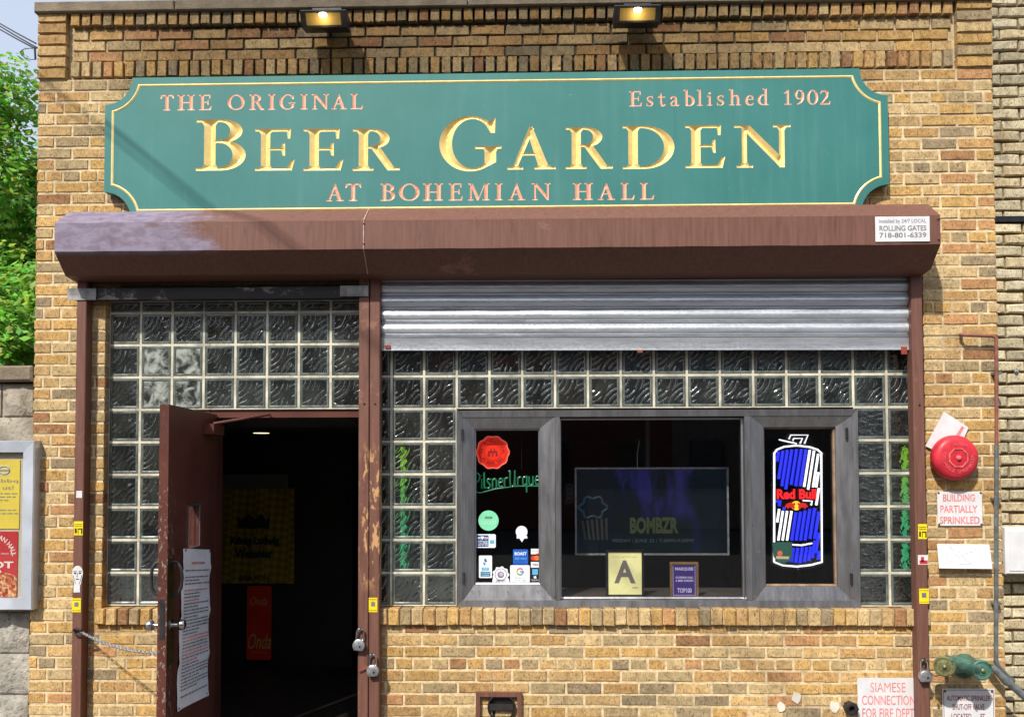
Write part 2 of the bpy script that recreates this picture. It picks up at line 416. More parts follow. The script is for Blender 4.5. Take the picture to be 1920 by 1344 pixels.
M['bell'] = simple('bell_red', C(206, 46, 60), 0.48, var=0.22, vs=14, spec=0.4, dirt=0.18)
M['siamese'] = simple('green_patina_paint', C(68, 108, 92), 0.5, var=0.5, vs=18, bump=0.3, bs=70, dirt=0.3)
M['brass'] = simple('tarnished_brass', C(132, 132, 92), 0.42, metal=0.5, var=0.4, vs=30, dirt=0.2)
M['conduit'] = simple('grey_conduit', C(120, 126, 126), 0.45, metal=0.4, var=0.3, vs=20)
M['rust_pipe'] = simple('brown_pipe', C(140, 88, 74), 0.6, var=0.3, vs=20)
M['concrete'] = simple('sidewalk_concrete', C(96, 93, 89), 0.9, var=0.2, vs=3, bump=0.3)
M['asphalt'] = simple('asphalt', C(64, 64, 66), 0.9, var=0.2, vs=4, bump=0.5, bs=150)
M['silver'] = simple('silver_frame', C(206, 212, 222), 0.35, metal=0.35, var=0.08, vs=5)
M['orange_metal'] = simple('rusty_tab', C(150, 62, 44), 0.7, var=0.3, vs=40)
M['rubber'] = simple('black_rubber', C(40, 36, 36), 0.6, var=0.3, vs=30)
def flat(name, col, rough=0.6, var=0.06): 
    if name not in M: M[name] = simple(name, col, rough, var=var, vs=20)
    return M[name]
def glow(name, col, es, base=(0.02, 0.02, 0.02, 1)):
    if name not in M:
        t = NT(name); M[name] = t.set(base, 0.4, 0, 0.3, emit=col, es=es)
    return M[name]

# ------------------------------------------------------------------ setting: ground, pavement, road
def struct(o): o['kind'] = 'structure'; return o
struct(MB().box(-250, 250, -250, 250, -0.30, -0.16).build('ground', M['asphalt']))
struct(MB().box(-60, 60, -13.0, -4.2 - 2.2, -0.14, -0.12).build('road', M['asphalt']))
_mb = MB()
for i in range(-9, 10): _mb.box(i * 1.5 + 0.006, i * 1.5 + 1.494, -6.2, 0.2, -0.1, 0.0)
struct(_mb.build('sidewalk', M['concrete']))
struct(MB().box(-14, 15, -6.4, -6.206, -0.13, 0.0).build('kerb', M['concrete']))

# ------------------------------------------------------------------ the brick tavern
XL, XR = WX(63, 0, 700), WX(1873, 0, 700)
XJ, XRP = WX(194, 0, 900), WX(1737, 0, 900)
Z150, Z1231 = W(100, 150.3).z, W(100, 1231).z
PITCH_Z = (Z150 - Z1231) / 50.0
MOD = 0.2165; JT = 0.0135; BD = 0.095
def zc(k): return Z150 - k * PITCH_Z
bld = thing('tavern_building', ((XL + XR) / 2, 0, 0), 'tan brick beer hall front with glass block windows and an open brown door', 'building')

TONES = [((214, 178, 122), 7), ((216, 174, 108), 6), ((220, 190, 138), 6), ((190, 166, 124), 4), ((202, 152, 104), 2), ((176, 130, 90), 1), ((170, 150, 118), 2), ((206, 164, 108), 5)]
_tt = [c for c, w in TONES for _ in range(w)]
def tone(dark=0.0):
    c = random.choice(_tt); j = random.uniform(0.89, 1.00) * (1 - dark)
    return tuple(lin(min(255, x * j) / 255) for x in c) + (1.0,)
def brick_verts(L, H, D, jit=0.0018, ch=0.0030):
    """box centred in X,Z with front at y=0, back at y=D, irregular chamfered front"""
    def ring(dx, y, j):
        a, b = L / 2 - dx, H / 2 - dx
        p = [(-a, -b), (-a * 0.35, -b), (a * 0.35, -b), (a, -b), (a, b), (a * 0.35, b), (-a * 0.35, b), (-a, b)]
        return [(x + random.uniform(-j, j), y + random.uniform(-j, j) * 0.6, z + random.uniform(-j, j)) for x, z in p]
    v = ring(0, D, 0) + ring(0.0005, ch, jit) + ring(ch, 0, jit)
    f = [tuple(range(16, 24)), tuple(range(7, -1, -1))]
    for r in (0, 8):
        f += [(r + i, r + (i + 1) % 8, r + 8 + (i + 1) % 8, r + 8 + i) for i in range(8)]
    return v, f
bricks = []                                            # (kind, x0, x1, z0, z1, yfront)
def course(k, x0, x1, anchor_right=False, y=0.0, z0=None, z1=None):
    z0 = zc(k + 1) + JT / 2 if z0 is None else z0; z1 = zc(k) - JT / 2 if z1 is None else z1
    header = (k % 6 == 2); m = MOD / 2 if header else MOD
    off = (MOD / 4 if header else 0) if not k % 2 else (MOD / 2 if not header else MOD / 4)
    cuts = []
    if anchor_right:
        x = x1 - (off if off else m)
        while x > x0 + 0.035: cuts.append(x); x -= m
        cuts = cuts[::-1]
    else:
        x = x0 + (off if off else m)
        while x < x1 - 0.035: cuts.append(x); x += m
    e = [x0] + cuts + [x1]
    for a, b in zip(e[:-1], e[1:]):
        a2 = a + (JT / 2 if a != x0 else 0); b2 = b - (JT / 2 if b != x1 else 0)
        if b2 - a2 < 0.02: continue
        bricks.append(('brick' if b2 - a2 > 0.13 else 'header_brick', a2, b2, z0 + random.uniform(-.0015, .0015), z1 + random.uniform(-.0015, .0015), y + random.uniform(-0.002, 0.002)))
XS0, XS1 = WX(275, 0, 270), WX(1585, 0, 270)
for k in range(0, 47):
    if k <= 12:
        course(k, XL, XS0); course(k, XS1, XR, True)
    else:
        course(k, XL, XJ); course(k, XRP, XR, True)
XD0 = WX(330, 0, 1200); XP0 = WX(688, 0, 1200)
for k in range(47, 60):
    if zc(k + 1) < 0.0: break
    course(k, XL, XD0); course(k, XP0, XR, True)
# parapet band: end piers in stack bond, recessed panel between soldier rows
PX0, PX1 = WX(132, 0, 80), WX(1788, 0, 60)
zu = lambda u: Z150 + u * PITCH_Z
for k in range(-6, 0):
    z0, z1 = zc(k + 1) + JT / 2, zc(k) - JT / 2
    bricks.append(('brick', XL - 0.002, PX0 - 0.022, z0, z1, -0.014))
    bricks.append(('brick', PX1 + 0.016, XR, z0, z1, -0.014))
for (a, b, yy) in ((5.92, 4.72, -0.012), (1.56, 0.2, -0.004)):
    n = round((PX1 - PX0) / 0.0675); w = (PX1 - PX0) / n
    for i in range(n):
        bricks.append(('soldier_brick', PX0 + i * w + JT / 2, PX0 + (i + 1) * w - JT / 2, zu(b) + random.uniform(-.003, .003), zu(a) + random.uniform(-.003, .003), yy + random.uniform(-.003, .003)))
for i, (a, b) in enumerate(((4.44, 3.62), (3.49, 2.67), (2.53, 1.70))):
    x = PX0 + (0.0 if i == 1 else -MOD / 2)
    while x < PX1 - 0.03:
        x0, x1 = max(x, PX0), min(x + MOD, PX1)
        if x1 - x0 > 0.04: bricks.append(('brick' if x1 - x0 > .13 else 'header_brick', x0 + JT / 2, x1 - JT / 2, zu(b), zu(a), 0.016 + random.uniform(-.002, .002)))
        x += MOD
# projecting sill of bricks on end
ZS1, ZS0 = W(1000, 1141, -0.02).z, W(1000, 1172, -0.02).z
for xa, xb in ((WX(180, 0, 1150), XD0), (WX(706, 0, 1150), WX(1742, 0, 1150))):
    n = round((xb - xa) / 0.0715); w = (xb - xa) / n
    for i in range(n):
        bricks.append(('sill_brick', xa + i * w + 0.004, xa + (i + 1) * w - 0.004, ZS0 + random.uniform(-.004, .004), ZS1 + random.uniform(-.003, .003), -0.030 + random.uniform(-.005, .005)))
SIZE = {'brick': (0.205, 0.058), 'header_brick': (0.097, 0.058), 'soldier_brick': (0.056, 0.085), 'sill_brick': (0.0635, 0.10)}
VAR = {}
for kname, (L, H) in SIZE.items():
    VAR[kname] = []
    for i in range(10):
        v, f = brick_verts(L, H, BD, ch=0.006 if kname == 'sill_brick' else 0.0030)
        me = bpy.data.meshes.new(kname); me.from_pydata(v, [], f); me.materials.append(M['brick']); me.update(); VAR[kname].append(me)
def mass(name, items, parent, mat, tonef):
    V = []; Fc = []; T = []
    for (kn, x0, x1, z0, z1, y) in items:
        v, f = brick_verts(x1 - x0, z1 - z0, BD); k = len(V)
        V += [(x + (x0 + x1) / 2, yy + y, z + (z0 + z1) / 2) for x, yy, z in v]; Fc += [tuple(i + k for i in q) for q in f]; T += [tonef()] * len(v)
    o = obj_from(name, V, Fc, mat, parent)
    at = o.data.attributes.new('tone', 'FLOAT_COLOR', 'POINT'); at.data.foreach_set('color', np.array(T).ravel())
    o['kind'] = 'stuff'; return o
def place_bricks(items, parent, tonef, limit=300, massname='brick_mass'):
    rest = []
    for kn in SIZE:
        it = [b for b in items if b[0] == kn]
        # the 300 that show: in frame first, then by area
        it.sort(key=lambda b: (-(b[3] > 0.2), -round((b[2] - b[1]) * (b[4] - b[3]), 4)))
        rest += it[limit:]
        for b in it[:limit]:
            _, x0, x1, z0, z1, y = b
            o = bpy.data.objects.new(kn, random.choice(VAR[kn]))
            L, H = SIZE[kn]; o.location = ((x0 + x1) / 2, y, (z0 + z1) / 2); o.scale = ((x1 - x0) / L, 1, (z1 - z0) / H)
            o.color = tonef(); finish(o, parent)
    if rest: mass(massname, rest, parent, M['brick_mass'], tonef)
place_bricks(bricks, bld, tone)
# mortar body behind the bricks
ZTOP = zu(6.0); ZOPEN = W(400, 520, 0.0).z
wb = MB()
wb.box(XL + 0.006, XJ - 0.006, 0.0045, 0.30, 0, ZOPEN)
wb.box(XRP + 0.006, XR - 0.006, 0.0045, 0.30, 0, ZOPEN)
wb.box(XJ - 0.006, XD0 - 0.004, 0.0045, 0.30, 0, ZS0 + 0.03)
wb.box(XP0 + 0.004, XRP + 0.006, 0.0045, 0.30, 0, ZS0 + 0.03)
wb.box(XL + 0.006, XR - 0.006, 0.0045, 0.30, ZOPEN, zu(0.0))
wb.box(XL + 0.006, PX0 - 0.028, 0.0, 0.30, zu(0.0), ZTOP)
wb.box(PX1 + 0.020, XR - 0.006, 0.0, 0.30, zu(0.0), ZTOP)
wb.box(PX0 - 0.028, PX1 + 0.020, 0.030, 0.30, zu(0.0), ZTOP)
wb.build('wall', M['mortar'], bld)
sl = MB().box(WX(181, 0, 1150), XD0 - 0.006, -0.012, 0.10, ZS0 + 0.006, ZS1 - 0.008)
sl.box(WX(707, 0, 1150), WX(1741, 0, 1150), -0.012, 0.10, ZS0 + 0.006, ZS1 - 0.008)
sl.build('sill_bed', M['mortar'], bld)
# coping stones
zc0, zc1 = W(300, 20.5, -0.03).z, W(300, 1.0, -0.03).z
cj = [XL - 0.018, WX(331, 0, 12), WX(878, 0, 8), WX(1425, 0, 5), XR + 0.01]
for a, b in zip(cj[:-1], cj[1:]):
    MB().cbox(a + 0.003, b - 0.003, -0.036, 0.34, zc0, zc1, 0.006).build('coping_stone', M['coping'], bld)
# roof, rear and inside of the building (seen dark through door and panes)
IX0, IX1, IY1, IH = XL + 0.1, XR - 0.1, 7.0, 2.55
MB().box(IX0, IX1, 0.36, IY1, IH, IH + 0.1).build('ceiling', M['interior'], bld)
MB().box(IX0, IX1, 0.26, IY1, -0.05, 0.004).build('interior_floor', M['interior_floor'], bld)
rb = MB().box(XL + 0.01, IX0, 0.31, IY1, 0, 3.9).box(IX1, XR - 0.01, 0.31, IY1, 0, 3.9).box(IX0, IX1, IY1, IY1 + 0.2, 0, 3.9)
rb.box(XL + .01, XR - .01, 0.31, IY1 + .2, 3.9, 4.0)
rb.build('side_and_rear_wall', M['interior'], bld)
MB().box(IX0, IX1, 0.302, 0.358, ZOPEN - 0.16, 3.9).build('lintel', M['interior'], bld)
HX, HY = WX(405, 0.05, 900), 0.06                      # door hinge
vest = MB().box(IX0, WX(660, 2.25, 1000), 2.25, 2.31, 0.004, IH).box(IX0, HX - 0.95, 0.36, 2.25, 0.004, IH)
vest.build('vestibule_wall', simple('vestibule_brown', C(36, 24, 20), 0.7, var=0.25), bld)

# ------------------------------------------------------------------ glass block panels
GY = 0.055                                             # face of the blocks
GX0 = WX(204, GY, 700); GSP = (WX(618, GY, 675) - WX(261.5, GY, 675)) / 6.0
GZ = W(440, 767.5, GY).z; GH = (W(230, 767.5, GY).z - W(230, 1134, GY).z) / 6.0
bv, bf = [], []
def block_mesh(w, h, d=0.085):
    """pressed glass block: pillowed face with a raised rim, solid glass"""
    mb = MB(); a, b = w / 2, h / 2
    rings = [(0.0, d), (0.0, 0.006), (0.003, 0.001), (0.010, 0.0), (0.016, 0.0035)]
    v = []; f = []
    for (i, y) in rings: v += [(-a + i, y, -b + i), (a - i, y, -b + i), (a - i, y, b - i), (-a + i, y, b - i)]
    f = [(3, 2, 1, 0)]
    for r in range(len(rings) - 1): f += [(r * 4 + i, r * 4 + (i + 1) % 4, r * 4 + 4 + (i + 1) % 4, r * 4 + 4 + i) for i in range(4)]
    k = (len(rings) - 1) * 4; f.append((k, k + 1, k + 2, k + 3))
    return v, f
BC = {}
def glass_block(x0, x1, z0, z1, parent, soft=False):
    key = (round(x1 - x0, 3), round(z1 - z0, 3), soft)
    if key not in BC:
        v, f = block_mesh(x1 - x0, z1 - z0); me = bpy.data.meshes.new('glass_block'); me.from_pydata(v, [], f)
        me.materials.append(M['block_milky'] if soft == 2 else M['block_soft'] if soft else M['block']); me.materials.append(M['block_rim'])
        for p_ in me.polygons: p_.material_index = 1 if 9 <= p_.index <= 16 else 0
        me.update(); BC[key] = me
    o = bpy.data.objects.new('glass_block', BC[key]); o.location = ((x0 + x1) / 2, GY, (z0 + z1) / 2)
    o.rotation_euler = (random.uniform(-.012, .012), 0, random.uniform(-.012, .012))
    return finish(o, parent)
GJ = 0.0145
def panel(cells, name):
    xs = [c[0] for c in cells]; 
    mb = MB()
    for (x0, x1, z0, z1) in cells:                     # mortar bed round each block, as one grid per panel
        g = GJ / 2
        mb.box(x0, x1, GY + 0.0015, GY + 0.08, z0, z0 + g); mb.box(x0, x1, GY + 0.0015, GY + 0.08, z1 - g, z1)
        mb.box(x0, x0 + g, GY + 0.0018, GY + 0.08, z0 + g, z1 - g); mb.box(x1 - g, x1, GY + 0.0018, GY + 0.08, z0 + g, z1 - g)
    p = mb.build(name, M['mortar_white'], bld)
    for i, (x0, x1, z0, z1) in enumerate(cells):
        g = GJ / 2 + 0.0006
        if x1 - x0 > 0.03: glass_block(x0 + g, x1 - g, z0 + g, z1 - g, p, soft=SOFT.get(i, 0))
    return p
gx = lambda i: GX0 + i * GSP
gz = lambda j: GZ + j * GH                             # j = 0 at the door head line
XPOST = WX(690, GY, 700)
cells = []
for i in range(8):
    for j in range(0, 4):
        x1 = gx(i + 1) if i < 7 else XPOST
        cells.append((gx(i), x1, gz(j), gz(j + 1) if j < 3 else gz(3) + 0.075))
for i in range(2):
    for j in range(-6, 0): cells.append((gx(i), gx(i + 1), gz(j), gz(j + 1)))
SOFT = {1 * 4 + 1: 2, 2 * 4 + 1: 2, 1 * 4 + 0: 2, 2 * 4 + 0: 2}
panel(cells, 'glass_block_wall')
# right bay
RX = [WX(715, GY, 740), WX(734, GY, 740)]; RSP = (WX(1600, GY, 740) - WX(734, GY, 740)) / 14.0
rx = lambda i: RX[1] + i * RSP
RZ0 = W(1160, 765, GY).z; RZH = RZ0 - W(1160, 1136, GY).z; RH = RZH / 6.0
rz = lambda j: RZ0 + j * RH
cells = []; SOFT = {}
XRB = WX(1722, GY, 900)
for j in range(0, 3):
    top = rz(j + 1)
    cells.append((RX[0] - 0.02, RX[1], rz(j), top))
    for i in range(0, 16):
        cells.append((rx(i), rx(i + 1) if i < 15 else XRB, rz(j), top))
for j in range(-6, 0):
    cells.append((RX[0] - 0.02, RX[1], rz(j), rz(j + 1)))
    for i in (0, 1): cells.append((rx(i), rx(i + 1), rz(j), rz(j + 1)))
    for i in (14, 15):
        if i == 14: SOFT[len(cells)] = 1
        if i == 15: SOFT[len(cells)] = 1
        cells.append((rx(i), rx(i + 1) if i < 15 else XRB, rz(j), rz(j + 1)))
panel(cells, 'glass_block_wall')
# side trims closing the glass panels against the brick
MB().box(XJ - 0.02, gx(0), GY + 0.01, 0.30, ZS1 - 0.01, ZOPEN).build('jamb', M['mortar'], bld)
MB().box(gx(2), HX - 0.05, GY + 0.012, 0.30, 0.0, gz(0)).build('door_jamb', M['door'], bld)
MB().box(HX - 0.05, XPOST + 0.02, GY + 0.015, 0.20, gz(0) - 0.05, gz(0)).build('door_head', M['door'], bld)
MB().box(XPOST - 0.04, RX[0] - 0.022, GY + 0.02, 0.30, 0.0, ZOPEN).build('mullion', M['interior'], bld)

# ------------------------------------------------------------------ steel service window
WY = 0.030
def mitre(mb, x0, x1, z0, z1, wl, wr, wb_, wt, y0, y1, bev=0.006):
    """frame of four mitred members, front faces sloping a little inwards"""
    o = [(x0, z0), (x1, z0), (x1, z1), (x0, z1)]; i = [(x0 + wl, z0 + wb_), (x1 - wr, z0 + wb_), (x1 - wr, z1 - wt), (x0 + wl, z1 - wt)]
    v = [(x, y0, z) for x, z in o] + [(x, y0 + bev, z) for x, z in i] + [(x, y1, z) for x, z in o] + [(x, y1, z) for x, z in i]
    f = []
    for a in range(4):
        b = (a + 1) % 4
        f += [(a, b, b + 4, a + 4), (a + 4, b + 4, b + 12, a + 12), (a, a + 8, b + 8, b), (a + 8, a + 12, b + 12, b + 8)]
    mb.add(v, f); return mb
wx0, wx1, wz0, wz1 = R4(856, 768, 1611, 1139, WY)
win = mitre(MB(), wx0, wx1, wz0, wz1, 0.036, 0.032, 0.044, 0.040, WY, 0.17).build('service_window', M['steel'], bld)
def sub(mb, name, mat, smooth=False): return mb.build(name, M[mat] if isinstance(mat, str) else mat, win, smooth)
PY = 0.105
s0 = R4(867, 781, 1041, 1128, WY + 0.012); op0 = R4(889, 803, 1013, 1097, WY + 0.012)
sub(mitre(MB(), s0[0], s0[1], s0[2], s0[3], op0[0] - s0[0], s0[1] - op0[1], op0[2] - s0[2], s0[3] - op0[3], WY + 0.010, 0.14, 0.022), 'sash_frame', 'steel')
s1 = R4(1409, 780, 1600, 1130, WY + 0.012); op1 = R4(1435, 800, 1571, 1100, WY + 0.012)
sub(mitre(MB(), s1[0], s1[1], s1[2], s1[3], op1[0] - s1[0], s1[1] - op1[1], op1[2] - s1[2], s1[3] - op1[3], WY + 0.010, 0.14, 0.022), 'sash_frame', 'steel')
op2 = R4(1050, 783, 1397, 1124, WY + 0.012)
m0 = MB().box(s0[1] + 0.002, op2[0], WY + 0.004, 0.155, wz0 + 0.045, wz1 - 0.041); sub(m0, 'mullion', 'steel')
m1 = MB().box(op2[1], s1[0] - 0.002, WY + 0.004, 0.155, wz0 + 0.045, wz1 - 0.041); sub(m1, 'mullion', 'steel')
wood = simple('weathered_wood_stop', C(150, 124, 98), 0.8, var=0.4, vs=12)
for (o, rr) in ((op0, 'alu'), (op2, 'alu'), (op1, 'wood')):
    st = mitre(MB(), o[0] + .001, o[1] - .001, o[2] + .001, o[3] - .001, 0.008, 0.009, 0.010, 0.010, PY - 0.03, PY - 0.004)
    sub(st, 'glazing_stop', wood if rr == 'wood' else 'steel')
    sub(MB().box(o[0] + .002, o[1] - .002, PY, PY + 0.004, o[2] + .002, o[3] - .002), 'pane', 'glass')
def screws(points, y, r=0.0035, parent=None, mat='dark_steel'):
    for (x, z) in points: MB().lathe([(r, 0), (r, -0.002), (r * .5, -0.003)], (x, y, z), (0, 1, 0), 8).build('screw', M[mat], parent or win)
screws([(W(x, y, WY + .01).x, W(x, y, WY + .01).z) for x, y in ((885, 1108), (898, 1108), (952, 1109), (1008, 1108), (1028, 1112), (1040, 1118), (1408, 950), (1410, 985), (1408, 1045), (1408, 1114))], WY + 0.009)
for (px, py) in ((867, 815), (869, 1083), (1588, 812), (1597, 1085)):
    c = W(px, py, WY); MB().lathe([(0.006, -0.034), (0.008, -0.032), (0.008, 0.032), (0.006, 0.034)], (c.x, WY + 0.004, c.z), (0, 0, 1), 10).build('hinge', M['dark_steel'], win, True)

# ------------------------------------------------------------------ open door leaf
fp = W(317, 757, -0.86); HPT = W(407, 778, HY)
ZD = (fp.z + HPT.z) / 2
ddir = (Vector((fp.x, -0.86, 0)) - Vector((HPT.x, HY, 0))); DWID = ddir.length; ddir.normalize()
dn = Vector((ddir.y, -ddir.x, 0))                      # leaf thickness direction, towards the left
if dn.x > 0: dn = -dn
HB = Vector((HPT.x, HY, 0))
def D(u, w, z): return HB + ddir * u + dn * w + Vector((0, 0, z))   # along leaf, thickness (0 = seen face), height
def dbox(mb, u0, u1, w0, w1, z0, z1):
    p = [D(u0, w0, z0), D(u1, w0, z0), D(u1, w1, z0), D(u0, w1, z0), D(u0, w0, z1), D(u1, w0, z1), D(u1, w1, z1), D(u0, w1, z1)]
    return mb.add(p, [(0, 1, 5, 4), (1, 2, 6, 5), (2, 3, 7, 6), (3, 0, 4, 7), (4, 5, 6, 7), (3, 2, 1, 0)])
TH = 0.046
def face_pt(px, py):
    """photo pixel -> (u, z) on the seen face of the leaf"""
    d = _f * F_PX + _r * (px - CX) - _u * (py - CY)
    t = (HB - CAM).dot(dn) / d.dot(dn); p = CAM + d * t
    return (p - HB).dot(ddir), p.z
va, vb = face_pt(352, 950), face_pt(373, 1022)
u_in, u_out = min(va[0], vb[0]), max(va[0], vb[0]); vz0, vz1 = min(va[1], vb[1]), max(va[1], vb[1])
leaf = MB()
dbox(leaf, 0, u_in, 0, TH, 0.03, ZD); dbox(leaf, u_out, DWID, 0, TH, 0.03, ZD)
dbox(leaf, u_in, u_out, 0, TH, 0.03, vz0); dbox(leaf, u_in, u_out, 0, TH, vz1, ZD)
door = leaf.build('door', M['door'], bld)
dbox(MB(), u_in, u_out, TH * .4, TH * .6, vz0, vz1).build('vision_pane', M['glass'], door)
fr = MB()
for a in ((u_in - .012, u_in, vz0 - .012, vz1 + .012), (u_out, u_out + .012, vz0 - .012, vz1 + .012), (u_in, u_out, vz0 - .012, vz0), (u_in, u_out, vz1, vz1 + .012)):
    dbox(fr, a[0], a[1], -0.005, 0, a[2], a[3])
fr.build('vision_frame', M['steel'], door)
ku, kz = DWID - 0.065, face_pt(322, 1170)[1]
for s in (-1, 1):
    b = D(ku, 0 if s < 0 else TH, kz)
    MB().lathe([(0.030, 0), (0.030, 0.006), (0.012, 0.010), (0.011, 0.034), (0.024, 0.042), (0.029, 0.056), (0.024, 0.070), (0.008, 0.076)], b, dn * s, 18).build('knob', M['chrome'], door, True)
dbox(MB(), ku - .05, ku + .055, -0.002, 0.0, kz - .20, kz + .34).build('push_plate', simple('worn_bronze_plate', C(84, 72, 40), 0.4, metal=0.6, var=0.3), door)
dbox(MB(), DWID, DWID + 0.002, 0.010, TH - 0.010, kz - .06, kz + .14).build('lock_faceplate', M['dark_steel'], door)
pz = face_pt(330, 1080)[1]
for s in (-1, 1):
    w0 = 0 if s < 0 else TH
    pts = [D(ku, w0 + s * d, pz + h) for d, h in ((0, .085), (.03, .08), (.05, .05), (.055, 0), (.05, -.05), (.03, -.08), (0, -.085))]
    MB().tube(pts, 0.0085, 8).build('pull_handle', M['dark_steel'], door, True)
cz = ZD - 0.10
clo = dbox(MB(), 0.06, 0.30, -0.060, -0.002, cz - 0.03, cz + 0.03).build('door_closer', M['door'], door)
a0 = D(0.20, -0.03, cz + 0.035); a1 = Vector((HPT.x + 0.33, GY + 0.0, gz(0) - 0.030))
MB().tube([a0, (a0 + a1) / 2 + Vector((0.02, -0.02, 0)), a1], 0.009, 8).build('closer_arm', M['door'], door)
# notice taped to the door
na, nb, nc, nd = face_pt(342, 1028), face_pt(393, 1030), face_pt(388, 1303), face_pt(329, 1334)
notice = thing('door_notice', D((na[0] + nb[0]) / 2, -0.004, nd[1]), 'tall white paper notice with red and black lines screwed to the open door', 'notice')
def NP(s, t, w):
    a = Vector(na).lerp(Vector(nb), s); b = Vector(nd).lerp(Vector(nc), s); q = a.lerp(b, t)
    return D(q[0], w, q[1])
pv = []; pf = []; NS, NT_ = 6, 24
for i in range(NT_ + 1):
    for j in range(NS + 1): pv.append(NP(j / NS, i / NT_, -0.004 - 0.003 * math.sin(i * 0.9 + j) - (0.006 if j in (0, NS) and i % 7 == 3 else 0)))
for i in range(NT_):
    for j in range(NS): k = i * (NS + 1) + j; pf.append((k, k + 1, k + NS + 2, k + NS + 1))
obj_from('sheet', pv, pf, M['paper'], notice, True)
lb, lr = MB(), MB()
def dash(mb, s0, s1, t, h):
    mb.add([NP(s0, t, -0.0095), NP(s1, t, -0.0095), NP(s1, t + h, -0.0095), NP(s0, t + h, -0.0095)], [(0, 1, 2, 3)])
red_rows = {6, 9, 20, 21, 24, 25, 27}
dash(lr, 0.30, 0.76, 0.085, 0.011)
for i in range(38):
    t = 0.135 + i * 0.0212
    if i in (1, 4, 5, 8, 11, 13, 28, 35, 36): 
        if i in (1, 5, 36): continue
    s = 0.08; end = random.choice((0.92, 0.90, 0.55, 0.94))
    while s < end:
        w = random.uniform(0.04, 0.13); dash(lr if i in red_rows else lb, s, min(s + w, 0.95), t, 0.0075); s += w + 0.022
for q in (lb.build('black_text_lines', M['grey_print'], notice), lr.build('red_text_lines', M['pink_print'], notice)): q['kind'] = 'stuff'
for (s, t) in ((0.06, 0.01), (0.95, 0.01), (0.05, 0.985), (0.94, 0.98)):
    MB().lathe([(0.006, 0), (0.006, 0.003), (0.002, 0.004)], NP(s, t, -0.008), -dn, 8).build('screw', M['dark_steel'], notice)

# ------------------------------------------------------------------ rolling gate: hood, rails, slats
HP = 0.30
hx0, hx1 = W(102, 445, -HP).x, W(1763.5, 430, -HP).x
hz = lambda a, b, Y: (W(a[0], a[1], Y).z + W(b[0], b[1], Y).z) / 2
zf1, zf0 = hz((103, 418), (1763, 404), -HP), hz((101, 472.5), (1764, 457.5), -HP)
zt = hz((127, 400), (1745, 381), -0.15); zb = hz((113, 515), (1741, 507.5), -0.175); zb2 = hz((150, 528), (1735, 520), -0.05)
gate = thing('rolling_gate', ((hx0 + hx1) / 2, -0.1, 0), 'brown painted roll-down security gate with a long hood above door and window', 'gate')
hood_prof = [(-0.012, zt + 0.004), (-0.15, zt), (-HP, zf1), (-HP, zf0), (-0.175, zb), (-0.05, zb2), (-0.012, zb2)]
n = 40; hv = []; hf = []; m = len(hood_prof)
for i in range(n + 1):
    x = hx0 + (hx1 - hx0) * i / n
    for j, (y, z) in enumerate(hood_prof):
        w = 0.0022 * math.sin(i * 1.7 + j) + random.uniform(-.0012, .0012)
        hv.append((x, y + (w if 0 < j < 5 else 0), z + (w * .7 if 0 < j < 5 else 0)))
for i in range(n):
    for j in range(m): hf.append((i * m + j, i * m + (j + 1) % m, (i + 1) * m + (j + 1) % m, (i + 1) * m + j))
hf += [tuple(range(m)), tuple(range((n + 1) * m - 1, n * m - 1, -1))]
hb = MB(); hb.v = hv; hb.f = hf
hood = hb.build('hood', M['brown'], gate)
sx = W(682, 440, -HP).x
MB().add([(sx - .0035, -.151, zt + .003), (sx + .0035, -.151, zt + .003), (sx + .0035, -HP - .004, zf1 + .002), (sx - .0035, -HP - .004, zf1 + .002), (sx + .0035, -HP - .004, zf0 - .001), (sx - .0035, -HP - .004, zf0 - .001), (sx + .0035, -.178, zb - .003), (sx - .0035, -.178, zb - .003)],
         [(0, 3, 2, 1), (3, 5, 4, 2), (5, 7, 6, 4)]).build('seam_strip', simple('seam_sealant', C(186, 150, 136), 0.6, var=0.4, vs=30), hood)
for x in (sx, hx1 - 0.012): 
    for z in (zf1 - .02, zf0 + .03): MB().lathe([(.006, 0), (.005, -.003), (.002, -.005)], (x, -HP - .004, z), (0, 1, 0), 8).build('rivet', M['brown'], hood)
RY0, RY1 = -0.075, -0.003
ZRT = zb2 + 0.02
def rail(px0a, px1a, px0b, px1b):
    """guide rail from pixel edges at y=600 and y=1340"""
    x0 = (W(px0a, 600, RY0).x + W(px0b, 1330, RY0).x) / 2; x1 = (W(px1a, 600, RY0).x + W(px1b, 1330, RY0).x) / 2
    mb = MB().cbox(x0, x1, RY0, RY1, 0.0, ZRT, 0.004)
    return x0, x1, mb.build('guide_rail', M['brown'], gate)
lx0, lx1, r_l = rail(145, 161, 131, 152)
c0, c1, r_c = rail(675, 694, 668.5, 688)
c2, c3, r_d = rail(695.5, 714, 689.5, 709.5)
q0, q1, r_r = rail(1708.5, 1730, 1724, 1744)
def bolt(x, z, y, parent, r=0.006, mat='dark_steel'): MB().lathe([(r, 0), (r, -.003), (r * .6, -.005)], (x, y, z), (0, 1, 0), 8).build('bolt', M[mat], parent)
for (px, py, pr) in ((683, 757, r_c), (703, 757, r_d), (1724, 759, r_r)):
    p = W(px, py, RY0); bolt(p.x, p.z, RY0 - .0005, pr, 0.006, 'black')
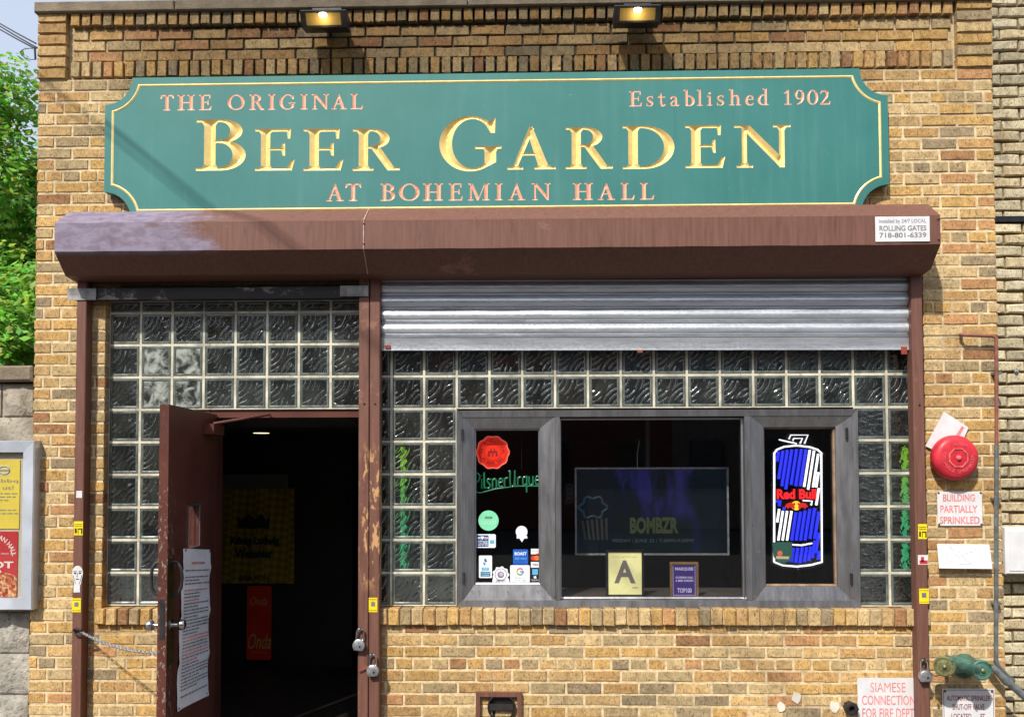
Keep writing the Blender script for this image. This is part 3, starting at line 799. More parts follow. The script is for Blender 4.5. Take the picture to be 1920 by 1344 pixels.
# lintel angle over the door
bz0, bz1 = W(400, 562, -0.04).z, W(400, 541, -0.04).z
def beam_mat():
    t = NT('scuffed_dark_steel'); x, y, z = t.sep(t.pos)
    n = t.noise(t.scale(t.pos, (2.2, 3, 3)), 2.4, 5, 0.7)
    c = t.mix(t.ramp(n, 0.56, 0.66), C(48, 46, 48), C(128, 122, 116)); return t.set(c, 0.5, 0.5)
M['scuffed'] = simple('scuffed_zinc', C(150, 148, 146), 0.5, metal=0.4, var=0.5, vs=14, dirt=0.5)
beam = MB().box(W(140, 552, -.05).x, c0 - 0.004, -0.072, -0.004, bz0, bz1).build('head_beam', beam_mat(), gate)
MB().box(lx0 - 0.055, lx1 + 0.06, -0.082, -0.0735, bz0 - 0.004, bz1 - 0.002).build('bracket', M['scuffed'], gate)
MB().box(W(640, 552, -.05).x, c1 - 0.004, -0.086, -0.0775, bz0 + 0.006, bz1 + 0.002).build('bracket', M['scuffed'], gate)
# slats, slightly out of level
sX0, sX1 = c3 + 0.001, q0 - 0.001
def slat_prof(h, d=0.019):
    p = [(-d * math.sin(math.pi * t) ** 0.7, h * (0.17 + 0.83 * t)) for t in np.linspace(0, 1, 9)]
    return [(0.004, 0.0), (-0.007, h * 0.02), (-0.008, h * 0.08), (0.004, h * 0.11), (0.004, h * 0.155)] + p
def tilted(mb_prof, z, name, mat, ydepth=-0.022, back=0.004):
    v = []; f = []; n = len(mb_prof)
    for x, dz in ((sX0, 0.0), (sX1, -0.0135)):
        for (y, h) in mb_prof: v.append((x, ydepth + y, z + h + dz))
        for (y, h) in mb_prof: v.append((x, ydepth + max(y + .003, -0.004), z + h + dz))
    k = 2 * n
    for j in range(n - 1):
        f += [(j, j + 1, k + j + 1, k + j), (n + j + 1, n + j, k + n + j, k + n + j + 1)]
    f += [(0, k, k + n, n), (n - 1, 2 * n - 1, k + 2 * n - 1, k + n - 1)]
    b = MB(); b.v = v; b.f = f
    return b.build(name, mat, gate, True)
zbar0 = W(735, 658, -0.04).z + 0.004; SPI = 0.0845
tilted([(0.0, 0), (-0.016, 0.0), (-0.016, 0.004), (-0.010, 0.006), (-0.010, 0.073), (-0.013, 0.078), (0.0, 0.080)], zbar0, 'bottom_bar', M['galv'])
for i in range(6): tilted(slat_prof(SPI), zbar0 + 0.081 + i * SPI, 'slat', M['galv'])
for px in (873, 1082, 1228, 1387, 1565):
    p = W(px, 655, -.04); bolt(p.x, p.z, -0.0335, gate, 0.006, 'galv')
for (a, b, ya, yb) in ((722, 732, 647, 654), (1195, 1205, 657, 661), (1690, 1701, 650, 664)):
    x0, x1, z0, z1 = R4(a, ya, b, yb, -.04); MB().box(x0, x1, -0.040, -0.034, z0, z1).build('rusty_tab', M['orange_metal'], gate)
# installer's sticker on the hood
def plate_thing(name, rect, Y, th, mat, label, cat, group=None, chamfer=0.0):
    x0, x1, z0, z1 = rect
    t = thing(name, ((x0 + x1) / 2, Y, z0), label, cat, group)
    MB().box(x0, x1, Y - th, Y, z0, z1).build('plate', mat, t)
    return t
def ptext(t, s, pr, Y, mat, **kw): return lettering(s, R4(*pr, Y), Y, mat, t, **kw)
y = -HP - 0.0055
t = plate_thing('installer_sticker', R4(1641, 406, 1743, 453, y), y, 0.001, M['white'], 'white rolling gates phone number sticker on brown hood', 'sticker')
ptext(t, 'Installed by 24/7 LOCAL', (1648, 411, 1737, 420, ), y - .0016, M['grey_print'], bold=.01)
ptext(t, 'ROLLING GATES', (1649, 423, 1737, 433), y - .0016, M['grey_print'], bold=.02)
ptext(t, '718-801-6339', (1649, 436, 1737, 446), y - .0016, M['grey_print'], bold=.02)

# ------------------------------------------------------------------ carved sign board
SY = -0.066; ST = 0.052
def stroke(pts, ws):
    """variable-width stroke -> polygon"""
    P = [Vector(p) for p in pts]; n = len(P); L = []; Rr = []
    if not isinstance(ws, (list, tuple)): ws = [ws] * n
    for i in range(n):
        d = (P[min(i + 1, n - 1)] - P[max(i - 1, 0)]).normalized(); nn = Vector((-d.y, d.x)) * ws[i] / 2
        L.append(tuple(P[i] + nn)); Rr.append(tuple(P[i] - nn))
    return Rr + L[::-1]
def bowl(cx, cz, rx, rz, ix, irx, irz, a0=-90, a1=90, n=14):
    return ell(cx, cz, rx, rz, a0, a1, n) + ell(ix, cz, irx, irz, a1, a0, n)
def rc(x0, x1, z0, z1): return [(x0, z0), (x1, z0), (x1, z1), (x0, z1)]
T_ = 0.055
def stem(x, w, z0=0.0, z1=1.0, bl=.12, br=.12, tl=.12, tr=.12):
    p = [rc(x, x + w, z0, z1)]; k = .05
    if bl or br: p += [rc(x - bl, x + w + br, z0, z0 + T_), [(x - k if bl else x, z0 + T_ * .9), (x + w + (k if br else 0), z0 + T_ * .9), (x + w, z0 + T_ + .07), (x, z0 + T_ + .07)]]
    if tl or tr: p += [rc(x - tl, x + w + tr, z1 - T_, z1), [(x, z1 - T_ - .07), (x + w, z1 - T_ - .07), (x + w + (k if tr else 0), z1 - T_ * .9), (x - (k if tl else 0), z1 - T_ * .9)]]
    return p
def oval(cx, cz, rx, rz, irx, irz, n=36, tilt=0.0):
    """ring as two half bowls"""
    o1 = ell(cx, cz, rx, rz, -90, 90, n // 2) + ell(cx, cz, irx, irz, 90, -90, n // 2)
    o2 = ell(cx, cz, rx, rz, 90, 270, n // 2) + ell(cx, cz, irx, irz, 270, 90, n // 2)
    return [o1, o2]
def glyph(ch):
    S = .225
    if ch == 'B': return stem(.16, S, br=.1, tr=.1, bl=.16, tl=.15) + [bowl(.5, .77, .41, .23, .47, .20, .178), rc(.35, .5, .945, 1), rc(.35, .5, .54, .592), bowl(.5, .296, .475, .296, .46, .26, .24), rc(.35, .5, 0, .056), [(.38, .54), (.56, .54), (.50, .60), (.38, .60)]]
    if ch == 'D': return stem(.133, .22, bl=.13, tl=.13, br=.05, tr=.05) + [bowl(.5, .5, .70, .5, .43, .53, .445, n=20), rc(.3, .5, 0, .055), rc(.3, .5, .945, 1)]
    if ch == 'E': return stem(.14, S, bl=.14, tl=.14, br=.1, tr=.1) + [rc(.3, .84, .935, 1), [(.76, .94), (.78, .765), (.845, .765), (.86, 1), (.72, 1)], rc(.3, .66, .485, .54), [(.62, .51), (.66, .66), (.72, .67), (.725, .35), (.66, .36)], rc(.3, .86, 0, .065), [(.74, .03), (.88, .25), (.955, .26), (.885, 0), (.72, 0)]]
    if ch == 'R': return stem(.146, S, bl=.146, tl=.14, br=.13, tr=.1) + [bowl(.5, .765, .39, .235, .46, .205, .18), rc(.3, .5, .945, 1), rc(.3, .52, .53, .585), [(.43, .56), (.66, .56), (1.0, .075), (1.138, .055), (1.138, 0), (.84, 0)]]
    if ch == 'G':
        o = ell(.56, .5, .56, .52, 38, 322, 36) + ell(.60, .5, .37, .462, 318, 42, 36)
        return [o, [(.93, .70), (1.01, .70), (1.02, .98), (.96, .93), (.80, .90), (.86, .82)], [(.82, .06), (.90, .08), (1.03, .15), (1.03, .42), (.82, .42)], rc(.65, 1.125, .40, .45), [(.80, .41), (.82, .34), (1.03, .34), (1.06, .41)]]
    if ch == 'A': return [stroke([(.17, .02), (.57, .985)], [.10, .12]), [(.47, .87), (.58, 1.02), (.98, .02), (.74, .02)], rc(.28, .78, .33, .385), rc(0, .37, 0, T_), rc(.63, 1.124, 0, T_), [(.10, T_ * .9), (.30, T_ * .9), (.235, .12), (.18, .12)], [(.69, T_ * .9), (1.04, T_ * .9), (.95, .11), (.73, .11)]]
    if ch == 'N': return stem(.18, .12, bl=.13, br=.14, tl=0, tr=0) + stem(1.06, .13, bl=0, br=0, tl=.14, tr=.145) + [rc(0, .34, 1 - T_, 1), [(.14, .96), (.36, 1.0), (1.19, .17), (1.19, 0), (1.08, 0), (.19, .92)]]
    if ch == 'O': return oval(.56, .5, .56, .52, .35, .46)
    if ch == 'H': return stem(.13, .22) + stem(.75, .22) + [rc(.3, .8, .47, .53)]
    if ch == 'I': return stem(.13, .24)
    if ch == 'L': return stem(.13, .23, br=.1) + [rc(.3, .78, 0, .065), [(.66, .03), (.80, .26), (.87, .27), (.80, 0), (.64, 0)]]
    if ch == 'T': return stem(.34, .23, tl=0, tr=0) + [rc(.06, .86, .925, 1), [(0, .78), (.07, .78), (.16, .93), (.16, 1), (.03, 1)], [(.92, .78), (.85, .78), (.76, .93), (.76, 1), (.89, 1)]]
    if ch == 'M': return stem(.14, .09, tl=0, tr=0, bl=.13, br=.12) + stem(1.02, .22, tl=0, tr=.13) + [[(.02, .95), (.02, 1), (.30, 1), (.68, .2), (.62, 0), (.56, 0), (.15, .9)], [(.60, 0), (.66, .1), (1.04, 1), (1.2, 1), (1.04, .86), (.66, 0)]]
    # lowercase, x-height 0.62 of the box drawn 0..1 and fitted to its own rectangle
    if ch == 's': return [stroke([(.78, .98), (.80, .74)], .09), stroke([(.78, .86), (.55, .95), (.30, .90), (.20, .74), (.34, .60), (.60, .47), (.80, .30), (.70, .11), (.45, .05), (.18, .14)], [.07, .09, .13, .2, .24, .24, .22, .13, .09, .07]), stroke([(.17, .03), (.15, .30)], .09)]
    if ch == 't': return [stroke([(.42, 1), (.42, .25), (.52, .09), (.72, .06), (.92, .15)], [.14, .24, .24, .14, .08]), rc(.08, .9, .66, .73), [(.08, .68), (.42, 1), (.42, .68)]]
    if ch == 'a': return [stroke([(.14, .72), (.22, .88), (.45, .95), (.62, .85), (.64, .60), (.64, .12), (.78, .06), (.97, .13)], [.2, .15, .10, .2, .24, .24, .14, .07]), stroke([(.64, .56), (.34, .50), (.15, .30), (.24, .10), (.44, .06), (.66, .18)], [.07, .1, .22, .16, .10, .07])]
    if ch == 'b': return [rc(.16, .36, .02, 1), rc(.0, .2, .93, .99), bowl(.5, .32, .46, .32, .45, .26, .25), rc(.3, .5, .57, .64), rc(.3, .5, 0, .06)]
    if ch == 'd': return [rc(.60, .82, 0, 1), rc(.46, .64, .93, .99), rc(.6, .98, 0, .06), bowl(.48, .32, .46, .32, .50, .24, .25, 90, 270), rc(.46, .65, .57, .64), rc(.46, .65, 0, .06)]
    if ch == 'l': return [rc(.32, .70, 0, 1), rc(.05, .4, .93, .99), rc(.05, 1, 0, .055)]
    if ch == 'i': return [rc(.32, .70, 0, .70), rc(.05, .4, .63, .70), rc(.03, 1, 0, .055), ell(.5, .90, .24, .095, 0, 360, 12)]
    if ch == 'h': return [rc(.14, .34, 0, 1), rc(.0, .2, .93, .99), rc(0, .46, 0, .055), stroke([(.30, .50), (.46, .62), (.66, .60), (.74, .44), (.74, 0)], [.07, .09, .16, .21, .21]), rc(.58, .98, 0, .055)]
    if ch == 'e': return [stroke([(.90, .22), (.70, .07), (.46, .06), (.22, .22), (.16, .48), (.24, .76), (.48, .94), (.72, .86), (.82, .66)], [.06, .11, .17, .25, .26, .2, .10, .15, .2]), rc(.2, .9, .52, .60)]
    if ch == '1': return [rc(.38, .66, 0, 1), [(.05, .80), (.40, .92), (.42, 1), (.55, 1), (.38, .80), (.06, .74)], rc(.08, .98, 0, .055)]
    if ch == '0': return oval(.5, .5, .5, .5, .26, .44)
    if ch == '9': return oval(.46, .67, .42, .33, .20, .27) + [stroke([(.78, .66), (.76, .40), (.58, .16), (.22, .0)], [.22, .22, .15, .06])]
    if ch == '2': return [stroke([(.08, .74), (.20, .92), (.46, .96), (.70, .82), (.66, .58), (.40, .30), (.08, .04)], [.10, .12, .12, .24, .22, .12, .09]), rc(.04, .86, 0, .12), [(.74, .03), (.90, .24), (.98, .24), (.90, 0), (.74, 0)]]
def inside_any(pts, polys):
    pts = np.asarray(pts); r = np.zeros(len(pts), bool)
    for P in polys:
        P = np.asarray(P); x, y = pts[:, 0], pts[:, 1]; c = np.zeros(len(pts), bool); j = len(P) - 1
        for i in range(len(P)):
            xi, yi = P[i]; xj, yj = P[j]
            if yi != yj:
                k = ((yi > y) != (yj > y)) & (x < (xj - xi) * (y - yi) / (yj - yi) + xi); c ^= k
            j = i
        r |= c
    return r
def cdt_union(polys, extra):
    V = []; Ed = []
    for P in polys:
        k = len(V); V += [Vector(p) for p in P]; Ed += [(k + i, k + (i + 1) % len(P)) for i in range(len(P))]
    V += [Vector(p) for p in extra]
    v, e, f, *_ = delaunay_2d_cdt(V, Ed, [], 0, 1e-5)
    v = np.array([tuple(x) for x in v]); cen = np.array([v[list(q)].mean(0) for q in f])
    ins = inside_any(cen, polys); tri = [q for q, i in zip(f, ins) if i]
    cnt = {}
    for q in tri:
        for a in range(3):
            ed = (q[a], q[(a + 1) % 3]); key = tuple(sorted(ed)); cnt[key] = cnt.get(key, 0) + 1
    return v, tri, [k for k, c in cnt.items() if c == 1]
sign = None; sign_holes = []
def carve(ch, pr, mat, slope, res, parent):
    x0, x1, z0, z1 = R4(*pr, SY)
    polys = glyph(ch); al = np.array([p for P in polys for p in P]); lo, hi = al.min(0), al.max(0)
    fit = lambda p: (x0 + (p[0] - lo[0]) / (hi[0] - lo[0]) * (x1 - x0), z0 + (p[1] - lo[1]) / (hi[1] - lo[1]) * (z1 - z0))
    polys = [[fit(p) for p in P] for P in polys]
    v, tri, bd = cdt_union(polys, [])
    used = sorted({i for e in bd for i in e}); A = np.array([v[e[0]] for e in bd]); B = np.array([v[e[1]] for e in bd])
    def dist(P):
        P = np.asarray(P)[:, None, :]; d = B - A; t = np.clip(((P - A) * d).sum(2) / np.maximum((d * d).sum(1), 1e-12), 0, 1)
        return np.sqrt((((A + t[..., None] * d) - P) ** 2).sum(2)).min(1)
    st = (z1 - z0) / res; G = []
    for j in range(int((z1 - z0) / (st * .866)) + 1):
        for i in range(int((x1 - x0) / st) + 1): G.append((x0 + (i + .5 * (j % 2)) * st, z0 + j * st * .866))
    G = np.array(G); G = G[inside_any(G, polys)]
    if len(G): G = G[dist(G) > st * .35]
    mp = {o: i for i, o in enumerate(used)}; VV = [Vector(v[i]) for i in used]; EE = [(mp[a], mp[b]) for a, b in bd]
    vv, ee, ff, *_ = delaunay_2d_cdt(VV + [Vector(g) for g in G], EE, [], 0, 1e-6)
    vv = np.array([tuple(x) for x in vv]); cen = np.array([vv[list(q)].mean(0) for q in ff]); ins = inside_any(cen, polys)
    dd = dist(vv); depth = np.where(dd < 1e-5, 0, dd * slope)
    pts = [(x, SY + min(dp, ST - .008), z) for (x, z), dp in zip(vv, depth)]
    o = obj_from('letter', pts, [tuple(q) for q, i in zip(ff, ins) if i], mat, parent)
    bm = bmesh.new(); bm.from_mesh(o.data); loose = [q for q in bm.verts if not q.link_faces]; bmesh.ops.delete(bm, geom=loose, context='VERTS')
    for q in bm.faces:
        if q.normal.y > 0: q.normal_flip()
    bm.to_mesh(o.data); bm.free()
    sign_holes.append((polys, [tuple(v[i]) for i in used], EE))
    return o
bx0, bx1 = (W(196, 280, SY).x, W(1666, 265, SY).x); bz1_, bz0_ = W(930, 137.5, SY).z, W(930, 404, SY).z
NR = 0.166
def notched(d, n=10):
    r = NR + d; h = math.sqrt(r * r - d * d) if d else r; a = math.degrees(math.asin(d / r))
    P = []
    for cx, cz, a0, a1 in ((bx0, bz0_, 90 - a, a), (bx1, bz0_, 180 - a, 90 + a), (bx1, bz1_, 270 - a, 180 + a), (bx0, bz1_, 360 - a, 270 + a)):
        P += ell(cx, cz, r, r, a0, a1, n)
    return P
sign = thing('beer_garden_sign', ((bx0 + bx1) / 2, SY, bz0_), 'long green carved sign with gold and copper lettering above the gate hood', 'sign')
Z4 = 4.571
big = [('B', 340 + 125 / Z4, 340 + 552 / Z4, 200 + 110 / Z4, 200 + 548 / Z4), ('E', 340 + 632 / Z4, 340 + 972 / Z4, 200 + 192 / Z4, 200 + 548 / Z4),
       ('E', 340 + 1048 / Z4, 340 + 1390 / Z4, 200 + 192 / Z4, 200 + 548 / Z4), ('R', 340 + 1468 / Z4, 340 + 1873 / Z4, 200 + 192 / Z4, 200 + 548 / Z4)]
for ch, a, b, t0, t1 in (('G', 38, 362, 50, 338), ('A', 392, 645, 103, 328), ('R', 697, 943, 108, 325), ('D', 995, 1265, 100, 325), ('E', 1322, 1530, 98, 320), ('N', 1577, 1872, 97, 318)):
    big.append((ch, 810 + a / 2.783, 810 + b / 2.783, 200 + t0 / 2.783, 200 + t1 / 2.783))
for ch, a, b, t0, t1 in big: carve(ch, (a, t0, b, t1), M['gold'], 0.78, 44, sign)
small = []
for ch, a, b in zip('THEORIGINAL', (50, 200, 390, 640, 832, 998, 1095, 1282, 1378, 1552, 1722), (168, 352, 500, 790, 962, 1058, 1235, 1342, 1530, 1688, 1830)):
    k = (a - 50) / 1780; small.append((ch, 290 + a / 4.683, 290 + b / 4.683, 160 + (88 - 10 * k) / 4.683, 160 + (222 - 12 * k) / 4.683))
for ch, a, b, t0, t1 in (('E', 45, 158, 55, 187), ('s', 195, 258, 95, 187), ('t', 298, 365, 72, 187), ('a', 402, 485, 95, 187), ('b', 522, 620, 40, 185), ('l', 640, 690, 40, 182), ('i', 728, 775, 58, 180), ('s', 815, 880, 88, 180), ('h', 922, 1025, 35, 178), ('e', 1062, 1140, 85, 180), ('d', 1172, 1270, 30, 176), ('1', 1405, 1470, 42, 172), ('9', 1500, 1582, 42, 172), ('0', 1605, 1705, 42, 172), ('2', 1722, 1812, 40, 170)):
    small.append((ch, 1170 + a / 4.683, 1170 + b / 4.683, 160 + t0 / 4.683, 160 + t1 / 4.683))
for ch, a, b in zip('ATBOHEMIANHALL', (36, 142, 340, 443, 580, 724, 833, 985, 1058, 1190, 1422, 1562, 1692, 1800), (135, 232, 422, 560, 692, 804, 955, 1027, 1155, 1298, 1535, 1660, 1770, 1880)):
    k = (a - 36) / 1844; small.append((ch, 600 + a / 3, 600 + b / 3, 335 + (30 - 5 * k) / 3, 335 + (127 - 9 * k) / 3))
for ch, a, b, t0, t1 in small: carve(ch, (a, t0, b, t1), M['copper'], 0.6, 14, sign)
outl = notched(0.0)
V = [Vector(p) for p in outl]; Ed = [(i, (i + 1) % len(outl)) for i in range(len(outl))]
for polys, vs, es in sign_holes:
    k = len(V); V += [Vector(p) for p in vs]; Ed += [(a + k, b + k) for a, b in es]
v, e, f, *_ = delaunay_2d_cdt(V, Ed, [], 0, 1e-6)
v = np.array([tuple(x) for x in v]); cen = np.array([v[list(q)].mean(0) for q in f])
keep = inside_any(cen, [outl])
for polys, vs, es in sign_holes:
    lo = np.min(vs, 0) - 1e-4; hi = np.max(vs, 0) + 1e-4; idx = np.where(keep & (cen >= lo).all(1) & (cen <= hi).all(1))[0]
    if len(idx): keep[idx[inside_any(cen[idx], polys)]] = False
pts = [(x, SY, z) for x, z in v]; fc = [tuple(q) for q, k in zip(f, keep) if k]
k = len(pts); n = len(outl)
pts += [(x, SY, z) for x, z in outl] + [(x, SY + ST, z) for x, z in outl]
fc += [(k + i, k + n + i, k + n + (i + 1) % n, k + (i + 1) % n) for i in range(n)] + [tuple(k + n + i for i in range(n))]
o = obj_from('board', pts, fc, M['green'], sign)
bm = bmesh.new(); bm.from_mesh(o.data); bmesh.ops.delete(bm, geom=[q for q in bm.verts if not q.link_faces], context='VERTS')
for q in bm.faces:
    if abs(q.normal.y) > .9 and q.calc_center_median().y < 0 and q.normal.y > 0: q.normal_flip()
bm.to_mesh(o.data); bm.free()
ia, ib = notched(0.042), notched(0.057); n = len(ia)
gb = MB(); mid_ = [((a[0] + b[0]) / 2, (a[1] + b[1]) / 2) for a, b in zip(ia, ib)]
gb.v = [(x, SY - .0005, z) for x, z in ia] + [(x, SY - .005, z) for x, z in mid_] + [(x, SY - .0005, z) for x, z in ib]
gb.f = [(i, (i + 1) % n, n + (i + 1) % n, n + i) for i in range(n)] + [(n + i, n + (i + 1) % n, 2 * n + (i + 1) % n, 2 * n + i) for i in range(n)]
gb.build('gold_border', M['gold'], sign)

# ------------------------------------------------------------------ floodlights under the coping
def floodlight(px, py, label):
    c = W(px, py, -0.19); x, z = c.x, c.z
    t = thing('floodlight', (x, 0, z), label, 'floodlight', 'floodlights above the sign')
    hw = 0.135
    h = MB(); pr = [(-0.075, z + 0.034), (-0.19, z + 0.046), (-0.215, z + 0.029), (-0.168, z - 0.048), (-0.075, z - 0.036)]
    h.prism_x(pr, x - hw, x + hw); h.build('housing', M['black_metal'], t)
    d = Vector((0, -0.168 + 0.215, -0.048 - 0.029)).normalized(); nrm = Vector((0, d.z, -d.y)); 
    if nrm.y > 0: nrm = -nrm
    o0 = Vector((x, -0.215, z + 0.029)); L = 0.0902
    def q(u, s, w): return o0 + Vector((u, 0, 0)) + d * (s * L) + nrm * w
    fr = MB()
    for a in ((-hw, hw, 0.0, 0.14), (-hw, hw, 0.88, 1.0)):
        p = [q(a[0], a[2], .014), q(a[1], a[2], .014), q(a[1], a[3], .014), q(a[0], a[3], .014), q(a[0], a[2], 0), q(a[1], a[2], 0), q(a[1], a[3], 0), q(a[0], a[3], 0)]
        fr.add(p, [(0, 1, 2, 3), (4, 7, 6, 5), (0, 4, 5, 1), (2, 6, 7, 3), (1, 5, 6, 2), (0, 3, 7, 4)])
    for a in ((-hw, -hw + .03), (hw - .03, hw)):
        p = [q(a[0], .14, .014), q(a[1], .14, .014), q(a[1], .88, .014), q(a[0], .88, .014), q(a[0], .14, 0), q(a[1], .14, 0), q(a[1], .88, 0), q(a[0], .88, 0)]
        fr.add(p, [(0, 1, 2, 3), (4, 7, 6, 5), (0, 4, 5, 1), (2, 6, 7, 3), (1, 5, 6, 2), (0, 3, 7, 4)])
    fr.build('lens_frame', M['black_metal'], t)
    MB().add([q(-hw + .03, .14, .003), q(hw - .03, .14, .003), q(hw - .03, .88, .003), q(-hw + .03, .88, .003)], [(0, 1, 2, 3)]).build('lens', glow('lamp_amber', C(206, 170, 90), 0.05, C(150, 130, 76)), t)
    MB().lathe([(0.004, -.024), (0.014, -.018), (0.016, 0), (0.014, .018), (0.004, .024)], q(0, .26, .010), (1, 0, 0), 12).build('bulb', glow('bulb', (1, .84, .5, 1), 5.0), t, True)
    MB().box(x - .058, x + .078, -0.074, -0.037, z + 0.02, z + 0.12).build('mounting_box', M['black_metal'], t)
    MB().box(x - .075, x + .085, -0.165, -0.074, z + 0.047, z + 0.070).build('knuckle', M['black_metal'], t)
    ld = bpy.data.lights.new('floodlight_lamp', 'POINT'); ld.energy = 0.5; ld.color = (1, .75, .38); ld.shadow_soft_size = 0.03
    lo_ = bpy.data.objects.new('lamp', ld); lo_.location = q(0, .55, .05); finish(lo_, t)
floodlight(607, 33, 'black lit floodlight above the words on the sign left half')
floodlight(1195, 24, 'black lit floodlight above the sign near the word Established')

# ------------------------------------------------------------------ things on the right-hand pier
def bend(px_pts, Y): return [W(a, b, Y) for a, b in px_pts]
# sprinkler alarm bell
bc = W(1790, 858, -0.06); BR = 0.133
bell = thing('alarm_bell', (bc.x, 0, bc.z - BR), 'round red sprinkler alarm bell with raised lettering on brick pier', 'alarm bell')
MB().lathe([(0.045, 0.0), (0.045, 0.03)], (bc.x, 0.0, bc.z), (0, -1, 0), 20).build('backbox', M['bell'], bell)
MB().lathe([(0.118, 0.026), (0.130, 0.028), (0.1335, 0.040), (0.133, 0.066), (0.127, 0.083), (0.114, 0.095), (0.098, 0.101), (0.070, 0.104), (0.0, 0.104)], (bc.x, 0, bc.z), (0, -1, 0), 48).build('gong', M['bell'], bell, True)
oc = MB(); A8 = [(bc.x + r * math.cos(math.radians(22.5 + 45 * i)), bc.z + r * math.sin(math.radians(22.5 + 45 * i))) for r in (0.060, 0.053) for i in range(8)]
oc.v = [(x, -0.104, z) for x, z in A8] + [(x, -0.1085, z) for x, z in A8]
for i in range(8):
    j = (i + 1) % 8; oc.f += [(16 + i, 16 + j, 24 + j, 24 + i), (i, j, 16 + j, 16 + i), (8 + j, 8 + i, 24 + i, 24 + j)]
oc.build('rim', simple('bell_worn_edge', C(226, 120, 116), 0.5, var=0.4, vs=40), bell)
MB().lathe([(0.016, 0.104), (0.016, 0.112), (0.010, 0.118), (0.0, 0.12)], (bc.x, 0, bc.z), (0, -1, 0), 6).build('bolt', simple('bell_bolt', C(232, 110, 110), 0.4, var=0.2), bell)
def ring_text(s, a_mid, span, r, h, y, mat, parent, flip=False):
    v, f = text_polys(s, .02); lo, hi = v.min(0), v.max(0); P = []
    for x, z in v:
        u = (x - lo[0]) / (hi[0] - lo[0]) - .5; q = (z - lo[1]) / (hi[1] - lo[1])
        a = math.radians(a_mid - u * span) if not flip else math.radians(a_mid + u * span); rr = r + q * h if not flip else r + (1 - q) * h
        P.append((bc.x + rr * math.cos(a), y, bc.z + rr * math.sin(a)))
    return obj_from('raised_lettering', P, f, mat, parent)
mt_ = simple('bell_letter_highlight', C(222, 92, 98), 0.35, var=0.2)  # lighter pink paints highlights onto letters of the bell's own red
for s, a, sp in (('RELIABLE', 205, 100), ('ALARM', 82, 60), ('SPRINKLER', -40, 110)):
    ring_text(s, a, sp, 0.072, 0.020, -0.1052, mt_, bell, flip=(a < 0 or a > 180))
# card behind the bell
cp = [(1735, 836), (1770, 772), (1816, 801), (1789, 862)]
q = [W(a, b, -0.012) for a, b in cp]
card = thing('inspection_card', (q[0].x, -.012, q[3].z), 'tilted white card with a red mark tucked behind the red bell', 'card')
MB().prism([(p.x, p.z) for p in (q[0], q[3], q[2], q[1])], -0.014, -0.010).build('plate', M['white'], card)
r_ = [W(a, b, -0.015) for a, b in ((1803, 799), (1808, 801), (1797, 820), (1791, 818))]
MB().prism([(p.x, p.z) for p in (r_[0], r_[3], r_[2], r_[1])], -0.0155, -0.0145).build('red_mark', M['pink_print'], card)
# printed signs
def screws4(t, rect, y, mat='dark_steel', ins=0.012):
    x0, x1, z0, z1 = rect
    for x in (x0 + ins, x1 - ins):
        for z in (z0 + ins, z1 - ins): MB().lathe([(0.006, 0), (0.006, -.003), (.002, -.004)], (x, y, z), (0, 1, 0), 8).build('screw', M[mat], t)
y = -0.006; rc_ = R4(1757.5, 921.5, 1841, 985, y)
t = plate_thing('sprinkler_sign', rc_, y, 0.003, M['white'], 'white sign reading building partially sprinkled under the red bell', 'sign')
for s, a in (('BUILDING', (1768, 926, 1828, 940)), ('PARTIALLY', (1763, 947, 1833, 961)), ('SPRINKLED', (1762, 968, 1837, 982))): ptext(t, s, a, y - .0036, M['pink_print'], bold=.022)
screws4(t, rc_, y - .003, ins=.007)
q = [W(a, b, yy) for a, b, yy in ((1757, 1019, -.02), (1855, 1020, -.02), (1861, 1066, -.05), (1761, 1065, -.05))]
t = thing('blank_sign', (q[3].x, -.03, q[3].z), 'bleached white bent plate with faint sketch under the sprinkled sign', 'sign')
mb = MB().add([tuple(p) for p in q] + [(p.x, p.y + .003, p.z) for p in q], [(0, 3, 2, 1), (4, 5, 6, 7), (0, 1, 5, 4), (1, 2, 6, 5), (2, 3, 7, 6), (3, 0, 4, 7)]); mb.build('plate', M['white'], t)
sk = []
def bl(px, py): 
    k = (py - 1019) / 47; return (W(px, py, -.02 - .03 * k - .0015))
for pl in ([(1778, 1027), (1774, 1040), (1780, 1052), (1788, 1048), (1787, 1030), (1780, 1024)], [(1790, 1038), (1800, 1045), (1812, 1036), (1824, 1034)], [(1796, 1032), (1810, 1048), (1822, 1056)], [(1798, 1057), (1812, 1056), (1822, 1058)], [(1826, 1024), (1832, 1040), (1836, 1056)]):
    MB().tube([bl(*p) for p in pl], 0.0013, 4).build('faint_line', flat('faint_line', C(196, 196, 200)), t)
MB().box(q[3].x + .03, q[2].x - .03, -.019, 0.0, q[0].z - .05, q[0].z - .03).build('bracket', M['dark_steel'], t)
y = -0.005; rc_ = R4(1608, 1270, 1723, 1372, y)
t = plate_thing('siamese_sign', rc_, y, 0.003, M['white'], 'large white sign reading siamese connection for fire dept low on brick wall', 'sign')
for s, a in (('SIAMESE', (1632, 1279, 1698, 1297)), ('CONNECTION', (1616, 1303, 1716, 1321)), ('FOR FIRE DEPT.', (1617, 1327, 1717, 1346))): ptext(t, s, a, y - .0036, M['pink_print'], bold=0.0 if s == 'SIAMESE' else .010)
y = -0.007; rc_ = R4(1767, 1290, 1865, 1372, y)
t = plate_thing('shutoff_sign', rc_, y, 0.003, M['white'], 'white sign reading automatic sprinkler shut-off valve below green hose connection', 'sign')
x0, x1, z0, z1 = rc_
b_ = MB()
